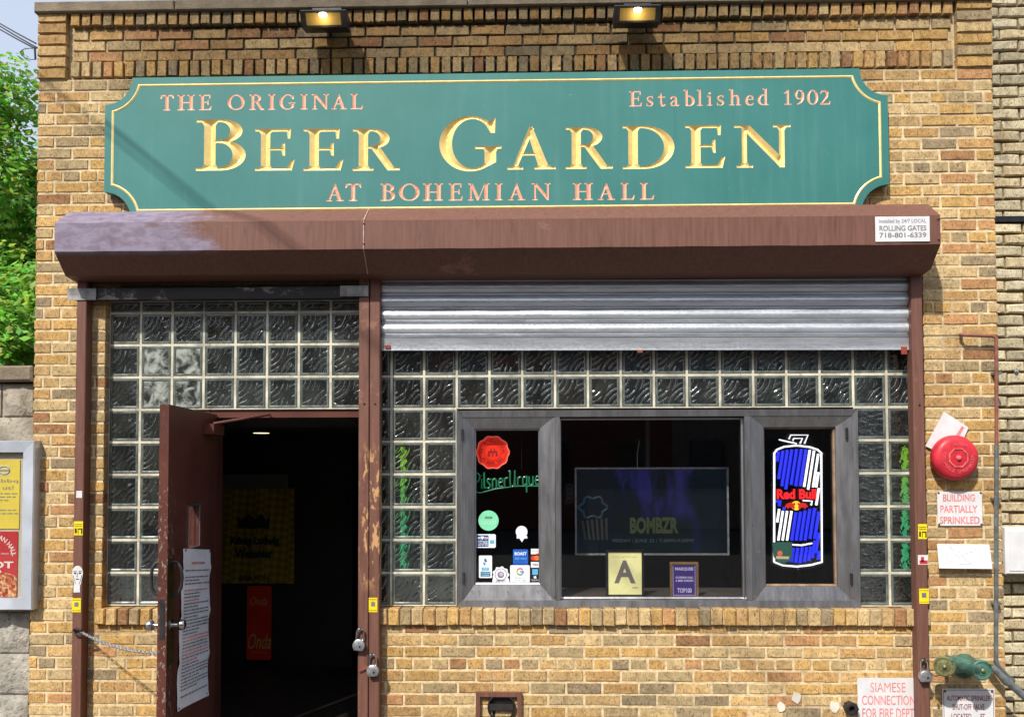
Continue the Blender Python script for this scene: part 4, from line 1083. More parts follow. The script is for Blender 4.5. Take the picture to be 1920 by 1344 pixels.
for a in ((x0 + .006, x1 - .006, z1 - .010, z1 - .007), (x0 + .006, x0 + .009, z0 + .01, z1 - .010), (x1 - .009, x1 - .006, z0 + .01, z1 - .010)): b_.box(a[0], a[1], y - .0036, y - .0031, a[2], a[3])
b_.build('printed_border', flat('maroon_print', C(128, 56, 62)), t)
for s, a in (('AUTOMATIC SPRINKLER', (1775, 1303, 1857, 1313)), ('SHUT-OFF VALVE', (1786, 1319, 1846, 1330)), ('LOCATED       FT', (1784, 1337, 1847, 1347))): ptext(t, s, a, y - .004, M['maroon_print'], bold=.015)
screws4(t, rc_, y - .003, ins=.016)
# brown pipe turning down into grey conduit
pipe = thing('wall_pipe', tuple(W(1868, 1240, 0)), 'thin pipe bending out of the brick and running down the pier edge, brown then grey', 'pipe')
py_ = -0.055; p0 = W(1802, 627, 0.02)
run = [p0, W(1802, 627, py_ + .02)] + [W(1810, 628.5, py_), W(1860, 630, py_), W(1866, 632, py_), W(1868, 639, py_)]
MB().tube(run + [W(1868.5, 838, py_)], 0.0105, 10).build('brown_pipe', M['rust_pipe'], pipe, True)
MB().tube([W(1868.5, 834, py_), W(1867.5, 1236, py_), W(1870, 1246, py_), W(1884, 1262, py_), W(1900, 1276, py_ + .05)], 0.0125, 10).build('grey_conduit', M['conduit'], pipe, True)
for (px, py) in ((1868, 700), (1867.5, 935), (1867, 1130)):
    c = W(px, py, -.02); MB().box(c.x - .022, c.x + .022, py_ + 0.010, 0.004, c.z - .007, c.z + .007).build('clip', M['conduit'], pipe)
dg_ = thing('drain_pipe', tuple(W(1920, 1310, -.1)), 'thick slanting grey pipe rising behind the green hose connection', 'pipe')
MB().tube([W(1858, 1248, -.06), W(1868, 1257, -.075), W(1890, 1278, -.085), W(1940, 1322, -.095), W(2000, 1378, -.10)], 0.022, 12).build('tube', M['conduit'], dg_, True)
MB().lathe([(.026, 0), (.026, .03)], W(1885, 1273, -.085), W(1940, 1322, -.095) - W(1885, 1273, -.085), 12).build('coupling', M['conduit'], dg_, True)
# siamese hose connection
sc = W(1812, 1243, -0.03)
sia = thing('hose_connection', (sc.x, 0, sc.z - .08), 'green painted twin fire hose connection with brass caps by the right post', 'hose connection')
MB().lathe([(0.072, 0.0), (0.072, 0.010), (0.06, 0.016), (0.05, 0.018)], (sc.x, 0.0, sc.z - .02), (0, -1, 0), 24).build('wall_plate', M['siamese'], sia, True)
bd_ = MB()
cl, cr = W(1771, 1249, -0.20), W(1842, 1256, -0.20)
hub = Vector((sc.x, -0.05, sc.z))
bd_.tube([Vector((sc.x, 0, sc.z)), hub, hub + Vector((0, -.02, 0))], [.048, .046, .036], 16)
for c in (cl, cr):
    d = (c - hub); bd_.tube([hub, hub + d * .35, hub + d * .75, hub + d * .86], [.048, .044, .043, .048], 16)
bd_.tube([hub + (cl - hub) * .5, hub + (cr - hub) * .5], .036, 12)
bd_.tube([cl.lerp(cr, .18) + Vector((0, .055, .012)), cl.lerp(cr, .60) + Vector((0, .045, .014)), cl.lerp(cr, .95) + Vector((0, .035, .004))], [.044, .042, .047], 18)
bd_.build('body', M['siamese'], sia, True)
for c, mt in ((cl, 'brass'), (cr, 'siamese')):
    d = (c - hub).normalized(); ax = (d + Vector((0, -1.2, 0))).normalized()
    cap = MB().lathe([(.050, -.032), (.057, -.028), (.058, -.004), (.052, .002), (.046, .002), (.044, -.002), (.030, -.001), (.027, .003), (.012, .004)], c, ax, 24).build('cap', M[mt], sia, True)
    MB().lathe([(.014, 0.002), (.013, .010), (.008, .016), (.001, .018)], c, ax, 14).build('cap_stud', M['brass'], cap, True)
    for k in (0, 1):
        pin = c + Vector((.045 * (1 if k else -1), .0, .033 if k else -.033)); MB().tube([pin, pin + ax * .02], .007, 8).build('lug', M['siamese'], cap)
MB().tube([cl + Vector((0, .02, -.05)), cl + Vector((-.03, .06, -.07)), cl + Vector((-.06, .12, -.03))], .003, 6).build('chain', M['dark_steel'], sia)
# round black pipe end and the brown framed vent
c = W(1594, 1326, -.02); pe = thing('pipe_stub', (c.x, 0, c.z - .04), 'small black pipe end sticking out beside the siamese sign', 'pipe')
MB().lathe([(.030, -.03), (.036, 0), (.038, .035), (.041, .04), (.041, .05), (.034, .053), (.018, .050), (.016, .02), (.001, .018)], (c.x, 0, c.z), (0, -1, 0), 8).build('stub', M['rubber'], pe, True)
vx0, vx1, vz0, vz1 = R4(892, 1297, 978, 1386, -.02)
vent = thing('wall_vent', ((vx0 + vx1) / 2, 0, vz0), 'brown square frame round a dark round vent pipe low under the window', 'vent')
def ringframe(mb, x0, x1, z0, z1, w, y0, y1): return mb.box(x0, x1, y0, y1, z1 - w, z1).box(x0, x1, y0, y1, z0, z0 + w).box(x0, x0 + w, y0, y1, z0 + w, z1 - w).box(x1 - w, x1, y0, y1, z0 + w, z1 - w)
ringframe(MB(), vx0, vx1, vz0, vz1, 0.026, -.028, 0.006).build('frame', M['brown'], vent)
vc = W(940, 1325, -.02)
MB().lathe([(.074, .0), (.083, .0), (.083, .030), (.078, .032), (.076, .030), (.076, -.02)], (vc.x, 0.005, vc.z), (0, -1, 0), 32).build('pipe_ring', M['rubber'], vent, True)
MB().lathe([(.077, .0), (.077, .003)], (vc.x, 0.003, vc.z), (0, -1, 0), 32).build('shade_disc', flat('vent_shade', C(10, 9, 9)), vent)  # near-black disc paints the shade inside the pipe mouth
MB().box(vc.x - .072, vc.x + .072, -.024, -.010, vc.z - .018, vc.z + .018).build('cross_bar', M['rubber'], vent)
for (px, py, w_) in ((1464, 1324, .030), (1493, 1307, .034), (1565, 1325, .036)):
    c = W(px, py, -.002); pp = [(c.x + w_ * random.uniform(.7, 1.15) * math.cos(a) * .9, c.z + w_ * random.uniform(.7, 1.15) * math.sin(a)) for a in np.linspace(0, 2 * math.pi, 9, endpoint=False)]
    MB().prism(pp, -.006, .004).build('plaster_chip', flat('plaster', C(226, 220, 206), .9), bld)
# ------------------------------------------------------------------ padlocks and chain
def padlock(px, py, label, tilt=0.0, Y=-0.095, s=1.0):
    c = W(px, py, Y); t = thing('padlock', tuple(c), label, 'padlock', 'padlocks on the gate posts')
    Rm = Matrix.Rotation(tilt, 3, 'Y')
    pl = lambda x, y, z: tuple(c + Rm @ Vector((x * s, y * s, z * s)))
    prof = [(x, z) for x, z in ell(0, 0, .036, .036, -40, 220, 22)] + [(-.026, -.030), (.026, -.030)]
    b = MB(); n = len(prof)
    for yy, k in ((-.016, .88), (-.013, 1), (.013, 1), (.016, .88)): b.v += [pl(x * k, yy, z * k) for x, z in prof]
    b.f = [tuple(range(n)), tuple(range(4 * n - 1, 3 * n - 1, -1))] + [(r * n + i, (r + 1) * n + i, (r + 1) * n + (i + 1) % n, r * n + (i + 1) % n) for r in range(3) for i in range(n)]
    b.build('body', M['lock_steel'], t, True)
    MB().tube([pl(x, 0, z) for x, z in [(-.020, .02), (-.020, .07)] + ell(0, .075, .020, .022, 180, 0, 10) + [(.020, .07), (.020, .02)]], .0055 * s, 8).build('shackle', M['chrome'], t, True)
    MB().lathe([(.007, 0), (.006, .002)], pl(.008, -.016, -.006), (0, -1, 0), 10).build('keyhole', M['dark_steel'], t)
    MB().tube([pl(0, .02, .095), pl(0, -.012, .105), pl(.002, -.016, .09)], .005, 6).build('hasp', M['dark_steel'], t)
padlock(673, 1209, 'upper silver padlock hanging on the door side of the centre post', 0.10)
padlock(699, 1257, 'lower silver padlock on the centre post below another padlock', -0.05)
padlock(1735, 1267, 'silver padlock hanging alone on the right gate post', -0.05, Y=-.10)
c = W(672, 1252, -.08); pin = thing('lock_pin', tuple(c), 'thin rusty pin sticking through the centre post beside a padlock', 'pin')
MB().tube([W(672, 1257, -.09), W(700, 1247, -.082), W(706, 1245, -.06)], .004, 6).build('rod', M['orange_metal'], pin)
# chain holding the door back
ch = thing('door_chain', tuple(W(150, 1185, -.08)), 'thin steel chain from the left post to the door edge', 'chain')
ca = W(152, 1184, -.085); cb_ = D(DWID - 0.03, TH, W(293, 1221, -.8).z)
NL = 44; P = []
for i in range(NL + 1):
    s = i / NL; p = ca.lerp(cb_, s); p.z -= 0.05 * 4 * s * (1 - s) * .6; P.append(p)
L1 = MB()
for i in range(NL):
    m_ = (P[i] + P[i + 1]) / 2; d = (P[i + 1] - P[i]); l = d.length * .72; d.normalize()
    up = Vector((0, 0, 1)) if i % 2 else d.cross(Vector((0, 0, 1))).normalized(); up = (up - d * up.dot(d)).normalized()
    L1.tube([m_ + d * (l * math.cos(a)) + up * (l * .45 * math.sin(a)) for a in np.linspace(0, 2 * math.pi, 9)], .0026, 4, False)
links = L1.build('links', M['lock_steel'], ch, True); links['kind'] = 'stuff'
MB().tube([W(137, 1181, -.082), W(142, 1177, -.095), W(152, 1181, -.098), W(154, 1189, -.095), W(142, 1190, -.09), W(137, 1181, -.082)], .006, 8).build('hook', M['dark_steel'], ch, True)

# ------------------------------------------------------------------ stickers on the posts
def post_sticker(px, Y, mat, label, name='post_sticker', marks=()):
    r = R4(*px, Y); t = plate_thing(name, r, Y, 0.0008, M[mat] if isinstance(mat, str) else mat, label, 'sticker')
    for (fx0, fx1, fz0, fz1, mm) in marks:
        x0, x1, z0, z1 = r
        MB().box(x0 + (x1 - x0) * fx0, x0 + (x1 - x0) * fx1, Y - .0016, Y - .0009, z0 + (z1 - z0) * fz0, z0 + (z1 - z0) * fz1).build('print', M[mm], t)
    return t
YS = RY0 - 0.0008
meter = ((.06, .94, .76, .80, 'black'), (.1, .9, .62, .66, 'black'), (.1, .3, .15, .5, 'black'), (.42, .94, .42, .5, 'black'), (.42, .5, .1, .42, 'black'), (.8, .94, .1, .42, 'black'))
box_ = ((.26, .74, .40, .72, 'grey_print'), (.05, .95, .10, .13, 'black'), (.05, .95, .86, .89, 'black'))
post_sticker((139, 977, 155.5, 1003, ), YS, 'yellow', 'yellow and black sticker highest on the left gate post', marks=meter)
post_sticker((135.5, 1121, 151.5, 1147), YS, 'yellow', 'yellow sticker with grey square on the left gate post', marks=box_)
post_sticker((691.5, 1120, 707.5, 1147), YS, 'yellow', 'yellow sticker with grey square on the centre post', marks=box_)
post_sticker((1721.5, 982, 1738, 1010), YS, 'yellow', 'yellow and black sticker on the right gate post', marks=meter)
post_sticker((1723.5, 1103, 1741.5, 1131), YS, 'yellow', 'yellow sticker with grey square low on the right gate post', marks=box_)
post_sticker((143, 920, 154, 933), YS, 'white', 'small torn white sticker alone on the left post')
post_sticker((138, 1096, 150, 1110), YS, 'white', 'small blank white sticker directly under the face sticker')
t = post_sticker((1721, 1040, 1740, 1058), YS, 'white', 'red and white sticker between two yellow ones on right post', marks=((.15, .95, .08, .45, 'red_print'), (.3, .6, .3, .8, 'red_print')))
r = R4(135.5, 1060, 155.5, 1096, YS); fc_ = thing('face_sticker', (r[0], YS, r[2]), 'white cut-out sticker of a drawn face on the left post', 'sticker')
xm, zm, hw, hh = (r[0] + r[1]) / 2, (r[2] + r[3]) / 2, (r[1] - r[0]) / 2, (r[3] - r[2]) / 2
MB().prism(ell(xm, zm + hh * .25, hw, hh * .75, -20, 200, 16) + [(xm - hw * .6, zm - hh), (xm + hw * .6, zm - hh)], YS - .001, YS).build('cutout', M['white'], fc_)
fm = MB()
for s in (-1, 1):
    fm.prism(ell(xm + s * hw * .45, zm + hh * .22, hw * .24, hh * .09, 0, 360, 10), YS - .0018, YS - .0011)
    fm.prism(stroke([(xm + s * hw * .15, zm + hh * .38), (xm + s * hw * .5, zm + hh * .46), (xm + s * hw * .8, zm + hh * .34)], hh * .06), YS - .0018, YS - .0011)
    fm.prism(stroke([(xm + s * hw * .8, zm), (xm + s * hw * .55, zm - hh * .55), (xm + s * hw * .3, zm - hh * .9)], hh * .04), YS - .0018, YS - .0011)
fm.prism(stroke([(xm + .0, zm + hh * .25), (xm - hw * .12, zm - hh * .15), (xm + hw * .1, zm - hh * .17)], hh * .05), YS - .0018, YS - .0011)
fm.prism(stroke([(xm - hw * .3, zm - hh * .42), (xm, zm - hh * .38), (xm + hw * .3, zm - hh * .42)], hh * .09), YS - .0018, YS - .0011)
fm.build('face_lines', M['black'], fc_)['kind'] = 'stuff'

# ------------------------------------------------------------------ in and behind the window
YG = PY - 0.0005                                       # decals sit on the street face of the glass
def wing(px, py, Y=YG): p = W(px, py, Y); return p.x, p.z
def decal(name, polys, label, Y=YG, th=0.0008):
    """polys: list of (part name, [(px,py)...] pixel polygon, material)"""
    P0 = [wing(*p, Y) for p in polys[0][1]]; xs = [p[0] for p in P0]; zs = [p[1] for p in P0]
    t = thing(name, (sum(xs) / len(xs), Y, min(zs)), label, 'sticker')
    for k, (pn, pp, mt) in enumerate(polys):
        q = [wing(*p, Y) for p in pp]
        ar = sum(q[i][0] * q[(i + 1) % len(q)][1] - q[(i + 1) % len(q)][0] * q[i][1] for i in range(len(q)))
        if ar < 0: q = q[::-1]
        MB().prism(q, Y - th - k * .0002, Y - k * .0002 - (0 if k == 0 else th * .4)).build(pn, mt, t)
    return t
def pr(x0, y0, x1, y1): return [(x0, y0), (x1, y0), (x1, y1), (x0, y1)]
def prr(x0, y0, x1, y1, r=2.5): return rrect(x0, x1, y0, y1, r, 3)
def pc(x, y, r, n=28): return ell(x, y, r, r, 0, 360, n)
wht = flat('decal_white', C(238, 242, 246)); blu = flat('decal_blue', C(26, 92, 190)); nav = flat('decal_navy', C(30, 62, 128))
mint = flat('decal_mint', C(128, 218, 172)); dgr = flat('decal_dark_green', C(20, 96, 78)); lbl = flat('decal_light_blue', C(98, 178, 226))
teal = flat('decal_teal', C(40, 124, 160)); pale = flat('decal_pale_green', C(170, 232, 200)); pur = flat('decal_mauve', C(150, 110, 150)); gry = flat('decal_grey', C(180, 186, 192))
ora = flat('decal_orange', C(244, 120, 40)); rdd = flat('decal_red', C(222, 52, 40)); blk = flat('decal_black', C(14, 15, 20))
YT = YG - 0.0022
t = decal('round_mint_sticker', [('disc', pc(916, 975.5, 19), mint), ('banner', [(909, 968), (924, 968), (922, 970), (924, 972), (909, 972), (911, 970)], dgr)], 'round mint green sticker on the left window pane')
ptext(t, 'FAVORITE', (902, 976, 931, 984), YT, pale, bold=.02); ptext(t, '2021', (912, 968.6, 921, 971.4), YT, pale)
t = decal('customers_sticker', [('card', prr(892, 1001, 929.5, 1026.5), wht), ('blue_field', pr(894, 1003, 916, 1024.5), nav), ('blue_square', pr(918.5, 1012, 927, 1019), lbl)], 'white and navy sticker reading love our customers on left pane')
ptext(t, 'WE', (895, 1006, 901, 1010.5), YT, wht, bold=.03); ptext(t, 'OUR', (907.5, 1006, 915, 1010.5), YT, wht, bold=.03); ptext(t, 'CUSTOMERS', (895, 1013, 915, 1022.5), YT, wht, bold=.0)
hx, hz_ = 904.3, 1006.5
q = [wing(*p, YT) for p in ((hx, 1011.5), (hx + 3, 1007.5), (hx + 2.6, 1005), (hx + 1.2, 1004.6), (hx, 1006), (hx - 1.2, 1004.6), (hx - 2.6, 1005), (hx - 3, 1007.5))]
MB().prism(q, YT - .0002, YT).build('heart', wht, t)
decal('ribbon_sticker', [('medal', pc(978, 996.5, 11), wht), ('ribbon', [(968.5, 1004), (988, 1004), (989, 1009), (983, 1009), (978.6, 1016), (974, 1009), (969, 1009)], wht)], 'blank white medal shaped sticker with pointed ribbon on left pane')
t = decal('boast_sticker', [('card', prr(962, 1029.5, 990, 1057.5, 1.5), blu)], 'square blue sticker reading BOAST on left pane')
ptext(t, 'BOAST', (965, 1034.5, 987.5, 1040.5), YT, wht, bold=.03); ptext(t, '2022', (965.5, 1044.5, 974, 1048.5), YT, lbl, bold=.02); ptext(t, 'Award', (976, 1044.5, 987, 1048.5), YT, lbl, bold=.02)
t = decal('payment_sticker', [('strip', pr(994.5, 1027, 1014, 1095), blk), ('first_tile', pr(995.5, 1028.5, 1011.5, 1038.5), wht), ('orange_edge', [(1003, 1038.5), (1011.5, 1035), (1011.5, 1038.5)], ora), ('red_disc', pc(1000.2, 1045.7, 4.8, 18), rdd), ('orange_disc', pc(1006.3, 1045.7, 4.8, 18), ora),
      ('second_tile', pr(995.5, 1053, 1011.5, 1063.5), wht), ('blue_tile', pr(998, 1066.5, 1008.5, 1077), lbl), ('phone_mark', [(1000.5, 1080), (1005, 1079), (1006, 1083.5), (1001, 1084)], wht)], 'vertical strip of card payment logos on left pane edge')
ptext(t, 'DISCOVER', (997, 1031.5, 1010.5, 1034), YT, gry); ptext(t, 'VISA', (998, 1056, 1009.5, 1060.5), YT, nav, bold=.02); ptext(t, 'Contactless', (996, 1085, 1011, 1088), YT, wht); ptext(t, 'Accepted', (997.5, 1089.5, 1010, 1092.5), YT, wht)
t = decal('google_sticker', [('card', prr(956.5, 1059, 993.3, 1095.5), wht)], 'square white sticker with a multicoloured letter G on left pane')
t.name = 'letter_sticker'; LOC[t.name] = Vector(t.location)
def arcpoly(cx, cy, r, w, a0, a1, n=8): return ell(cx, cy, r, r, a0, a1, n) + ell(cx, cy, r - w, r - w, a1, a0, n)
for (a0, a1, mt) in ((200, 330, flat('g_red', C(226, 90, 76))), (150, 200, flat('g_yellow', C(240, 190, 70))), (45, 150, flat('g_green', C(100, 176, 120))), (0, 45, flat('g_blue', C(96, 150, 226)))):
    q = [wing(*p, YT) for p in arcpoly(975, 1071, 7, 2.4, a0, a1)]; MB().prism(q[::-1], YT - .0002, YT).build('letter_arc', mt, t)
q = R4(975, 1069.8, 982, 1072.2, YT); MB().box(q[0], q[1], YT - .0002, YT, q[2], q[3]).build('letter_bar', M['g_blue'], t)
ptext(t, 'Review us', (966, 1081, 985, 1084), YT, gry); ptext(t, 'on our page', (965, 1086.5, 986, 1089.5), YT, gry)
lib = [(939 + (15 + 1.2 * math.cos(9 * a)) * math.cos(a), 1077 + (15 + 1.2 * math.cos(9 * a)) * math.sin(a)) for a in np.linspace(0, 2 * math.pi, 60, endpoint=False)]
t = decal('badge_sticker', [('disc', lib, wht), ('ribbon', [(924, 1084), (954, 1084), (956, 1093), (946, 1091), (932, 1091), (922.5, 1093)], wht), ('ring', pc(939, 1076.5, 11.5), pur), ('ring_inner', pc(939, 1076.5, 10.2), wht), ('emblem', pc(939, 1077, 6.5, 12), pur), ('emblem_light', pc(940, 1076, 4, 10), gry)], 'round white and mauve badge sticker with ribbon on left pane')
ptext(t, 'LIBRARY', (930, 1086, 948, 1089.5), YT - .001, blk)
t = decal('business_sticker', [('card', prr(898, 1041, 922.5, 1083, 2), wht), ('blue_band', pr(901, 1071, 919.5, 1080.5), teal), ('flame', [(908, 1047), (911, 1046.5), (914, 1052), (910, 1054.5), (907.5, 1050)], teal), ('flame_low', [(907, 1053), (911, 1057), (908.5, 1059.5), (905.5, 1056)], teal)], 'white and blue upright sticker reading BBB on left pane')
ptext(t, 'BBB', (903, 1063, 917.5, 1069), YT, lbl, bold=.03); ptext(t, 'ACCREDITED', (902.5, 1073, 918, 1075), YT - .001, wht); ptext(t, 'BUSINESS', (903.5, 1077, 917, 1079), YT - .001, wht)
# unlit tube sign and red seal behind left pane; faint added glow brightens them
YN = PY + 0.055
sc_ = W(924, 848, YN); SRD = 0.100
tube_sign = thing('tube_sign', (sc_.x, YN, sc_.z - .3), 'red scalloped seal over green script tube lettering behind left pane', 'sign')
prof = [(sc_.x + (SRD + .0035 * math.cos(10 * a)) * math.cos(a), sc_.z + (SRD + .0035 * math.cos(10 * a)) * math.sin(a)) for a in np.linspace(0, 2 * math.pi, 80, endpoint=False)]
red_seal = NT('seal_red_added_glow'); M['seal'] = red_seal.set(C(236, 52, 30), 0.35, 0, 0.5, emit=C(240, 40, 22), es=0.35)  # emission added to brighten the unlit seal
MB().prism(prof, YN - .012, YN).build('seal', M['seal'], tube_sign)
MB().tube([(x, YN - .012, z) for x, z in prof + [prof[0]]], .004, 6, False).build('seal_edge', glow('seal_edge', C(255, 120, 100), 0.3, C(240, 120, 100)), tube_sign, True)  # added glow along the edge of the unlit seal
dred = flat('seal_dark', C(150, 26, 20))
for r0, r1 in ((.084, .081), (.054, .051)):
    n = 40; g = MB(); a_ = ell(sc_.x, sc_.z, r0, r0, 0, 360, n); b_ = ell(sc_.x, sc_.z, r1, r1, 0, 360, n)
    g.v = [(x, YN - .0135, z) for x, z in a_] + [(x, YN - .0135, z) for x, z in b_]; g.f = [(i, (i + 1) % n, n + (i + 1) % n, n + i) for i in range(n)]; g.build('seal_ring', dred, tube_sign)
_bc = bc; bc = sc_
ring_text('CRAFT TRADITION', 90, 190, .059, .017, YN - .0138, dred, tube_sign); ring_text('IN BEER 1842', -90, 120, .059, .017, YN - .0138, dred, tube_sign, flip=True)
bc = _bc
em = MB(); k = .034
for s in (-1, 1):
    em.prism([(sc_.x + s * k * .95, sc_.z - k * .7), (sc_.x + s * k * .55, sc_.z - k * .7), (sc_.x + s * k * .5, sc_.z + k * .2), (sc_.x + s * k * .8, sc_.z + k * .2)][::s], YN - .014, YN - .0125)
    em.prism([(sc_.x + s * k * .22, sc_.z - k * .1), (sc_.x + s * k * .42, sc_.z - k * .1), (sc_.x + s * k * .42, sc_.z + k * .75), (sc_.x + s * k * .22, sc_.z + k * .75)][::s], YN - .0142, YN - .0127)
em.prism(rect_pts(sc_.x - k * .8, sc_.x + k * .8, sc_.z + k * .02, sc_.z + k * .30), YN - .0138, YN - .0123); em.prism(rect_pts(sc_.x - k * .12, sc_.x + k * .12, sc_.z - k * .7, sc_.z + k * .3), YN - .0136, YN - .0121)
em.build('gate_emblem', dred, tube_sign)
gtube = simple('green_tube_added_glow', C(30, 120, 84), 0.25, var=0.15, coat=0.5, emit=C(16, 110, 70), es=0.25)  # unlit tubes, brightened by a little added emission
SF = {'P': [[(.1, 0), (.1, 1.25)], [(-.15, .9), (0, 1.25), (.35, 1.3), (.55, 1.0), (.4, .65), (.1, .55)]], 'i': [[(.1, .8), (.1, 0)], [(.1, 1.05), (.1, 1.1)]], 'l': [[(.1, 1.35), (.1, .15), (.2, 0)]],
      's': [[(.45, .7), (.2, .8), (.05, .6), (.4, .3), (.3, 0), (0, .08)]], 'n': [[(.05, .8), (.05, 0)], [(.05, .6), (.3, .8), (.45, .6), (.45, 0)]], 'e': [[(.05, .42), (.48, .45), (.4, .75), (.15, .75), (.03, .4), (.15, .05), (.45, .1)]],
      'r': [[(.05, .8), (.05, 0)], [(.05, .55), (.2, .78), (.4, .75)]], 'U': [[(0, 1.25), (.08, 1.35), (.12, 1.2), (.1, .3), (.25, 0), (.5, .1), (.6, .5), (.6, 1.35)], [(.6, .5), (.65, 0)]],
      'q': [[(.45, .7), (.2, .8), (.03, .5), (.12, .1), (.4, .15)], [(.48, .85), (.46, -.5)]], 'u': [[(.05, .8), (.05, .2), (.2, 0), (.45, .2)], [(.45, .8), (.45, 0)]]}
SW = {'P': .62, 'i': .25, 'l': .32, 's': .58, 'n': .62, 'e': .6, 'r': .5, 'U': .85, 'q': .66, 'u': .64}
cur = 0.0; tot = sum(SW[c] for c in 'PilsnerUrquell')
px_w = (1013 - 889) / sum(SW[c] for c in 'PilsnerUrque')
for c in 'PilsnerUrquell':
    for st in SF[c]:
        pp = []
        for (u, v_) in st:
            X_ = 890 + (cur + u) * px_w; base = 917 - (X_ - 890) * 0.06; pp.append(W(X_, base - v_ * 23, YN))
        if len(pp) > 2:                                  # round the corners
            q = [pp[0]]
            for i in range(1, len(pp) - 1): q += [pp[i - 1].lerp(pp[i], .75), pp[i].lerp(pp[i + 1], .25)]
            pp = q + [pp[-1]]
        MB().tube(pp, .0058, 6).build('letter_tube', gtube, tube_sign, True)
    cur += SW[c]
MB().tube([W(x, y_, YN) for x, y_ in ((893, 922), (900, 924), (930, 916), (970, 911), (1015, 911), (1050, 913))], .0045, 6).build('underline_tube', gtube, tube_sign, True)
MB().tube([W(893, 865, YN + .01), W(893, 935, YN + .01)], .003, 6).build('tube_support', M['dark_steel'], tube_sign)
for px in (921, 978):
    MB().tube([W(px, 815, YN + .02), W(px, 880, YN + .02)], .0015, 4).build('hanging_wire', M['dark_steel'], tube_sign)

# lit can-shaped sign in the right sash
YR = PY + 0.035
def rp(zx, zy): return W(1390 + zx / 3.36, 760 + zy / 3.36, YR)
cs = thing('can_light_sign', tuple(rp(355, 1030)), 'lit can-shaped tube sign in blue and white behind the right pane', 'sign')
ac = NT('clear_acrylic'); acm = thin_glass('acrylic_panel', 0.9, 0.02)
bpts = [(188, 300), (250, 240), (300, 170), (430, 170), (460, 240), (528, 300), (528, 1000), (440, 1030), (270, 1030), (188, 1000)]
q = [rp(*p) for p in bpts]; MB().prism([(p.x, p.z) for p in q[::-1]], YR + .008, YR + .011).build('clear_backing', acm, cs)
TW, TB = glow('tube_white', (0.93, 0.93, 1.0, 1), 1.15, (.6, .6, .6, 1)), glow('tube_blue', (0.012, 0.025, 0.80, 1), 1.0, (.02, .02, .3, 1))
def tube(pts, mt, name, r=.0052, y=0.0): MB().tube([rp(*p) + Vector((0, y, 0)) for p in pts], r, 6).build(name, mt, cs, True)
tube([(207, 985), (208, 300), (225, 278), (270, 260), (350, 252), (430, 262), (480, 278), (504, 300), (508, 985), (440, 1004), (350, 1014), (260, 1006), (207, 985)], TW, 'white_tube', .006)
for pl in ([(237, 215), (348, 240)], [(300, 212), (312, 186), (420, 186), (398, 240)], [(325, 222), (330, 207), (386, 207), (370, 240)]): tube(pl, TW, 'white_tube', .0045)
SL = -0.155                                              # slant: dx per dy
def slants(tops, mt, nm):
    for (x, y0, y1) in tops: tube([(x, y0), (x + SL * (y1 - y0), y1)], mt, nm, .0098 if mt is TB else .0072, 0.004)
slants([(236, 290, 352), (264, 284, 462), (292, 280, 508), (320, 277, 528), (350, 275, 500), (380, 275, 508), (408, 276, 508)], TB, 'blue_tube')
slants([(433, 280, 512), (460, 284, 530), (486, 305, 515), (488, 420, 515), (490, 520, 628)], TW, 'white_tube')
slants([(246, 596, 634), (228, 596, 612), (272, 640, 660)], TB, 'blue_tube')
tube([(388, 598), (446, 602), (440, 628)], TW, 'white_tube', .005)
slants([(240, 652, 735), (263, 664, 850), (290, 664, 850), (318, 664, 850)], TW, 'white_tube')
slants([(346, 672, 850), (375, 668, 850), (404, 660, 850), (434, 650, 850), (464, 645, 840), (490, 668, 840)], TB, 'blue_tube')
tube([(318, 876), (380, 880), (446, 867)], TW, 'white_tube')
slants([(330, 896, 985), (358, 896, 990), (386, 892, 992), (414, 890, 985), (440, 888, 978), (466, 850, 960), (490, 800, 930), (492, 915, 970)], TB, 'blue_tube')
slants([(494, 918, 970)], TW, 'white_tube')
a, b = rp(220, 590), rp(470, 525)
lettering('Red Bull', (a.x, b.x, a.z, b.z), YR - .009, glow('sign_red', (0.9, 0.02, 0.03, 1), 0.9, (.3, .01, .01, 1)), cs, bold=.05)
c = rp(344, 630); MB().lathe([(.0285, 0), (.0285, .004)], (c.x, YR - .004, c.z), (0, -1, 0), 24).build('yellow_disc', glow('sign_yellow', C(250, 214, 60), 0.75, C(200, 160, 30)), cs)
bull = [(-75, 8), (-62, -12), (-40, -20), (-24, -14), (-10, -20), (-6, -8), (-14, 0), (-10, 12), (-16, 26), (-24, 14), (-44, 10), (-54, 22), (-60, 10)]
for s in (-1, 1):
    q = [rp(344 + s * x, 630 + y_) for x, y_ in (bull[::-1] if s > 0 else bull)]
    q = [(p.x, p.z) for p in q]
    ar = sum(q[i][0] * q[(i + 1) % len(q)][1] - q[(i + 1) % len(q)][0] * q[i][1] for i in range(len(q)))
    MB().prism(q if ar > 0 else q[::-1], YR - .0105, YR - .0085).build('red_bull_figure' if False else 'red_figure', glow('sign_red2', (0.75, 0.03, 0.02, 1), 0.6, (.3, .01, .01, 1)), cs)
for p in ((355, 1028), (515, 300)): MB().lathe([(.005, 0), (.005, .01)], rp(*p), (0, -1, 0), 8).build('standoff', M['chrome'], cs)
q = [rp(*p) for p in [(188, 858), (314, 858), (314, 940), (300, 975), (262, 992), (225, 985), (198, 950)]]
bd2 = thing('badge', tuple(q[4]), 'small dark green badge with an orange dot over the lit can sign', 'badge')
MB().prism([(p.x, p.z) for p in q[::-1]], YR - .022, YR - .018).build('shield', flat('badge_green', C(44, 92, 78)), bd2)
c = rp(236, 928); MB().lathe([(.0165, 0), (.0165, .002)], (c.x, YR - .0225, c.z), (0, -1, 0), 18).build('orange_dot', flat('badge_orange', C(226, 110, 70)), bd2)
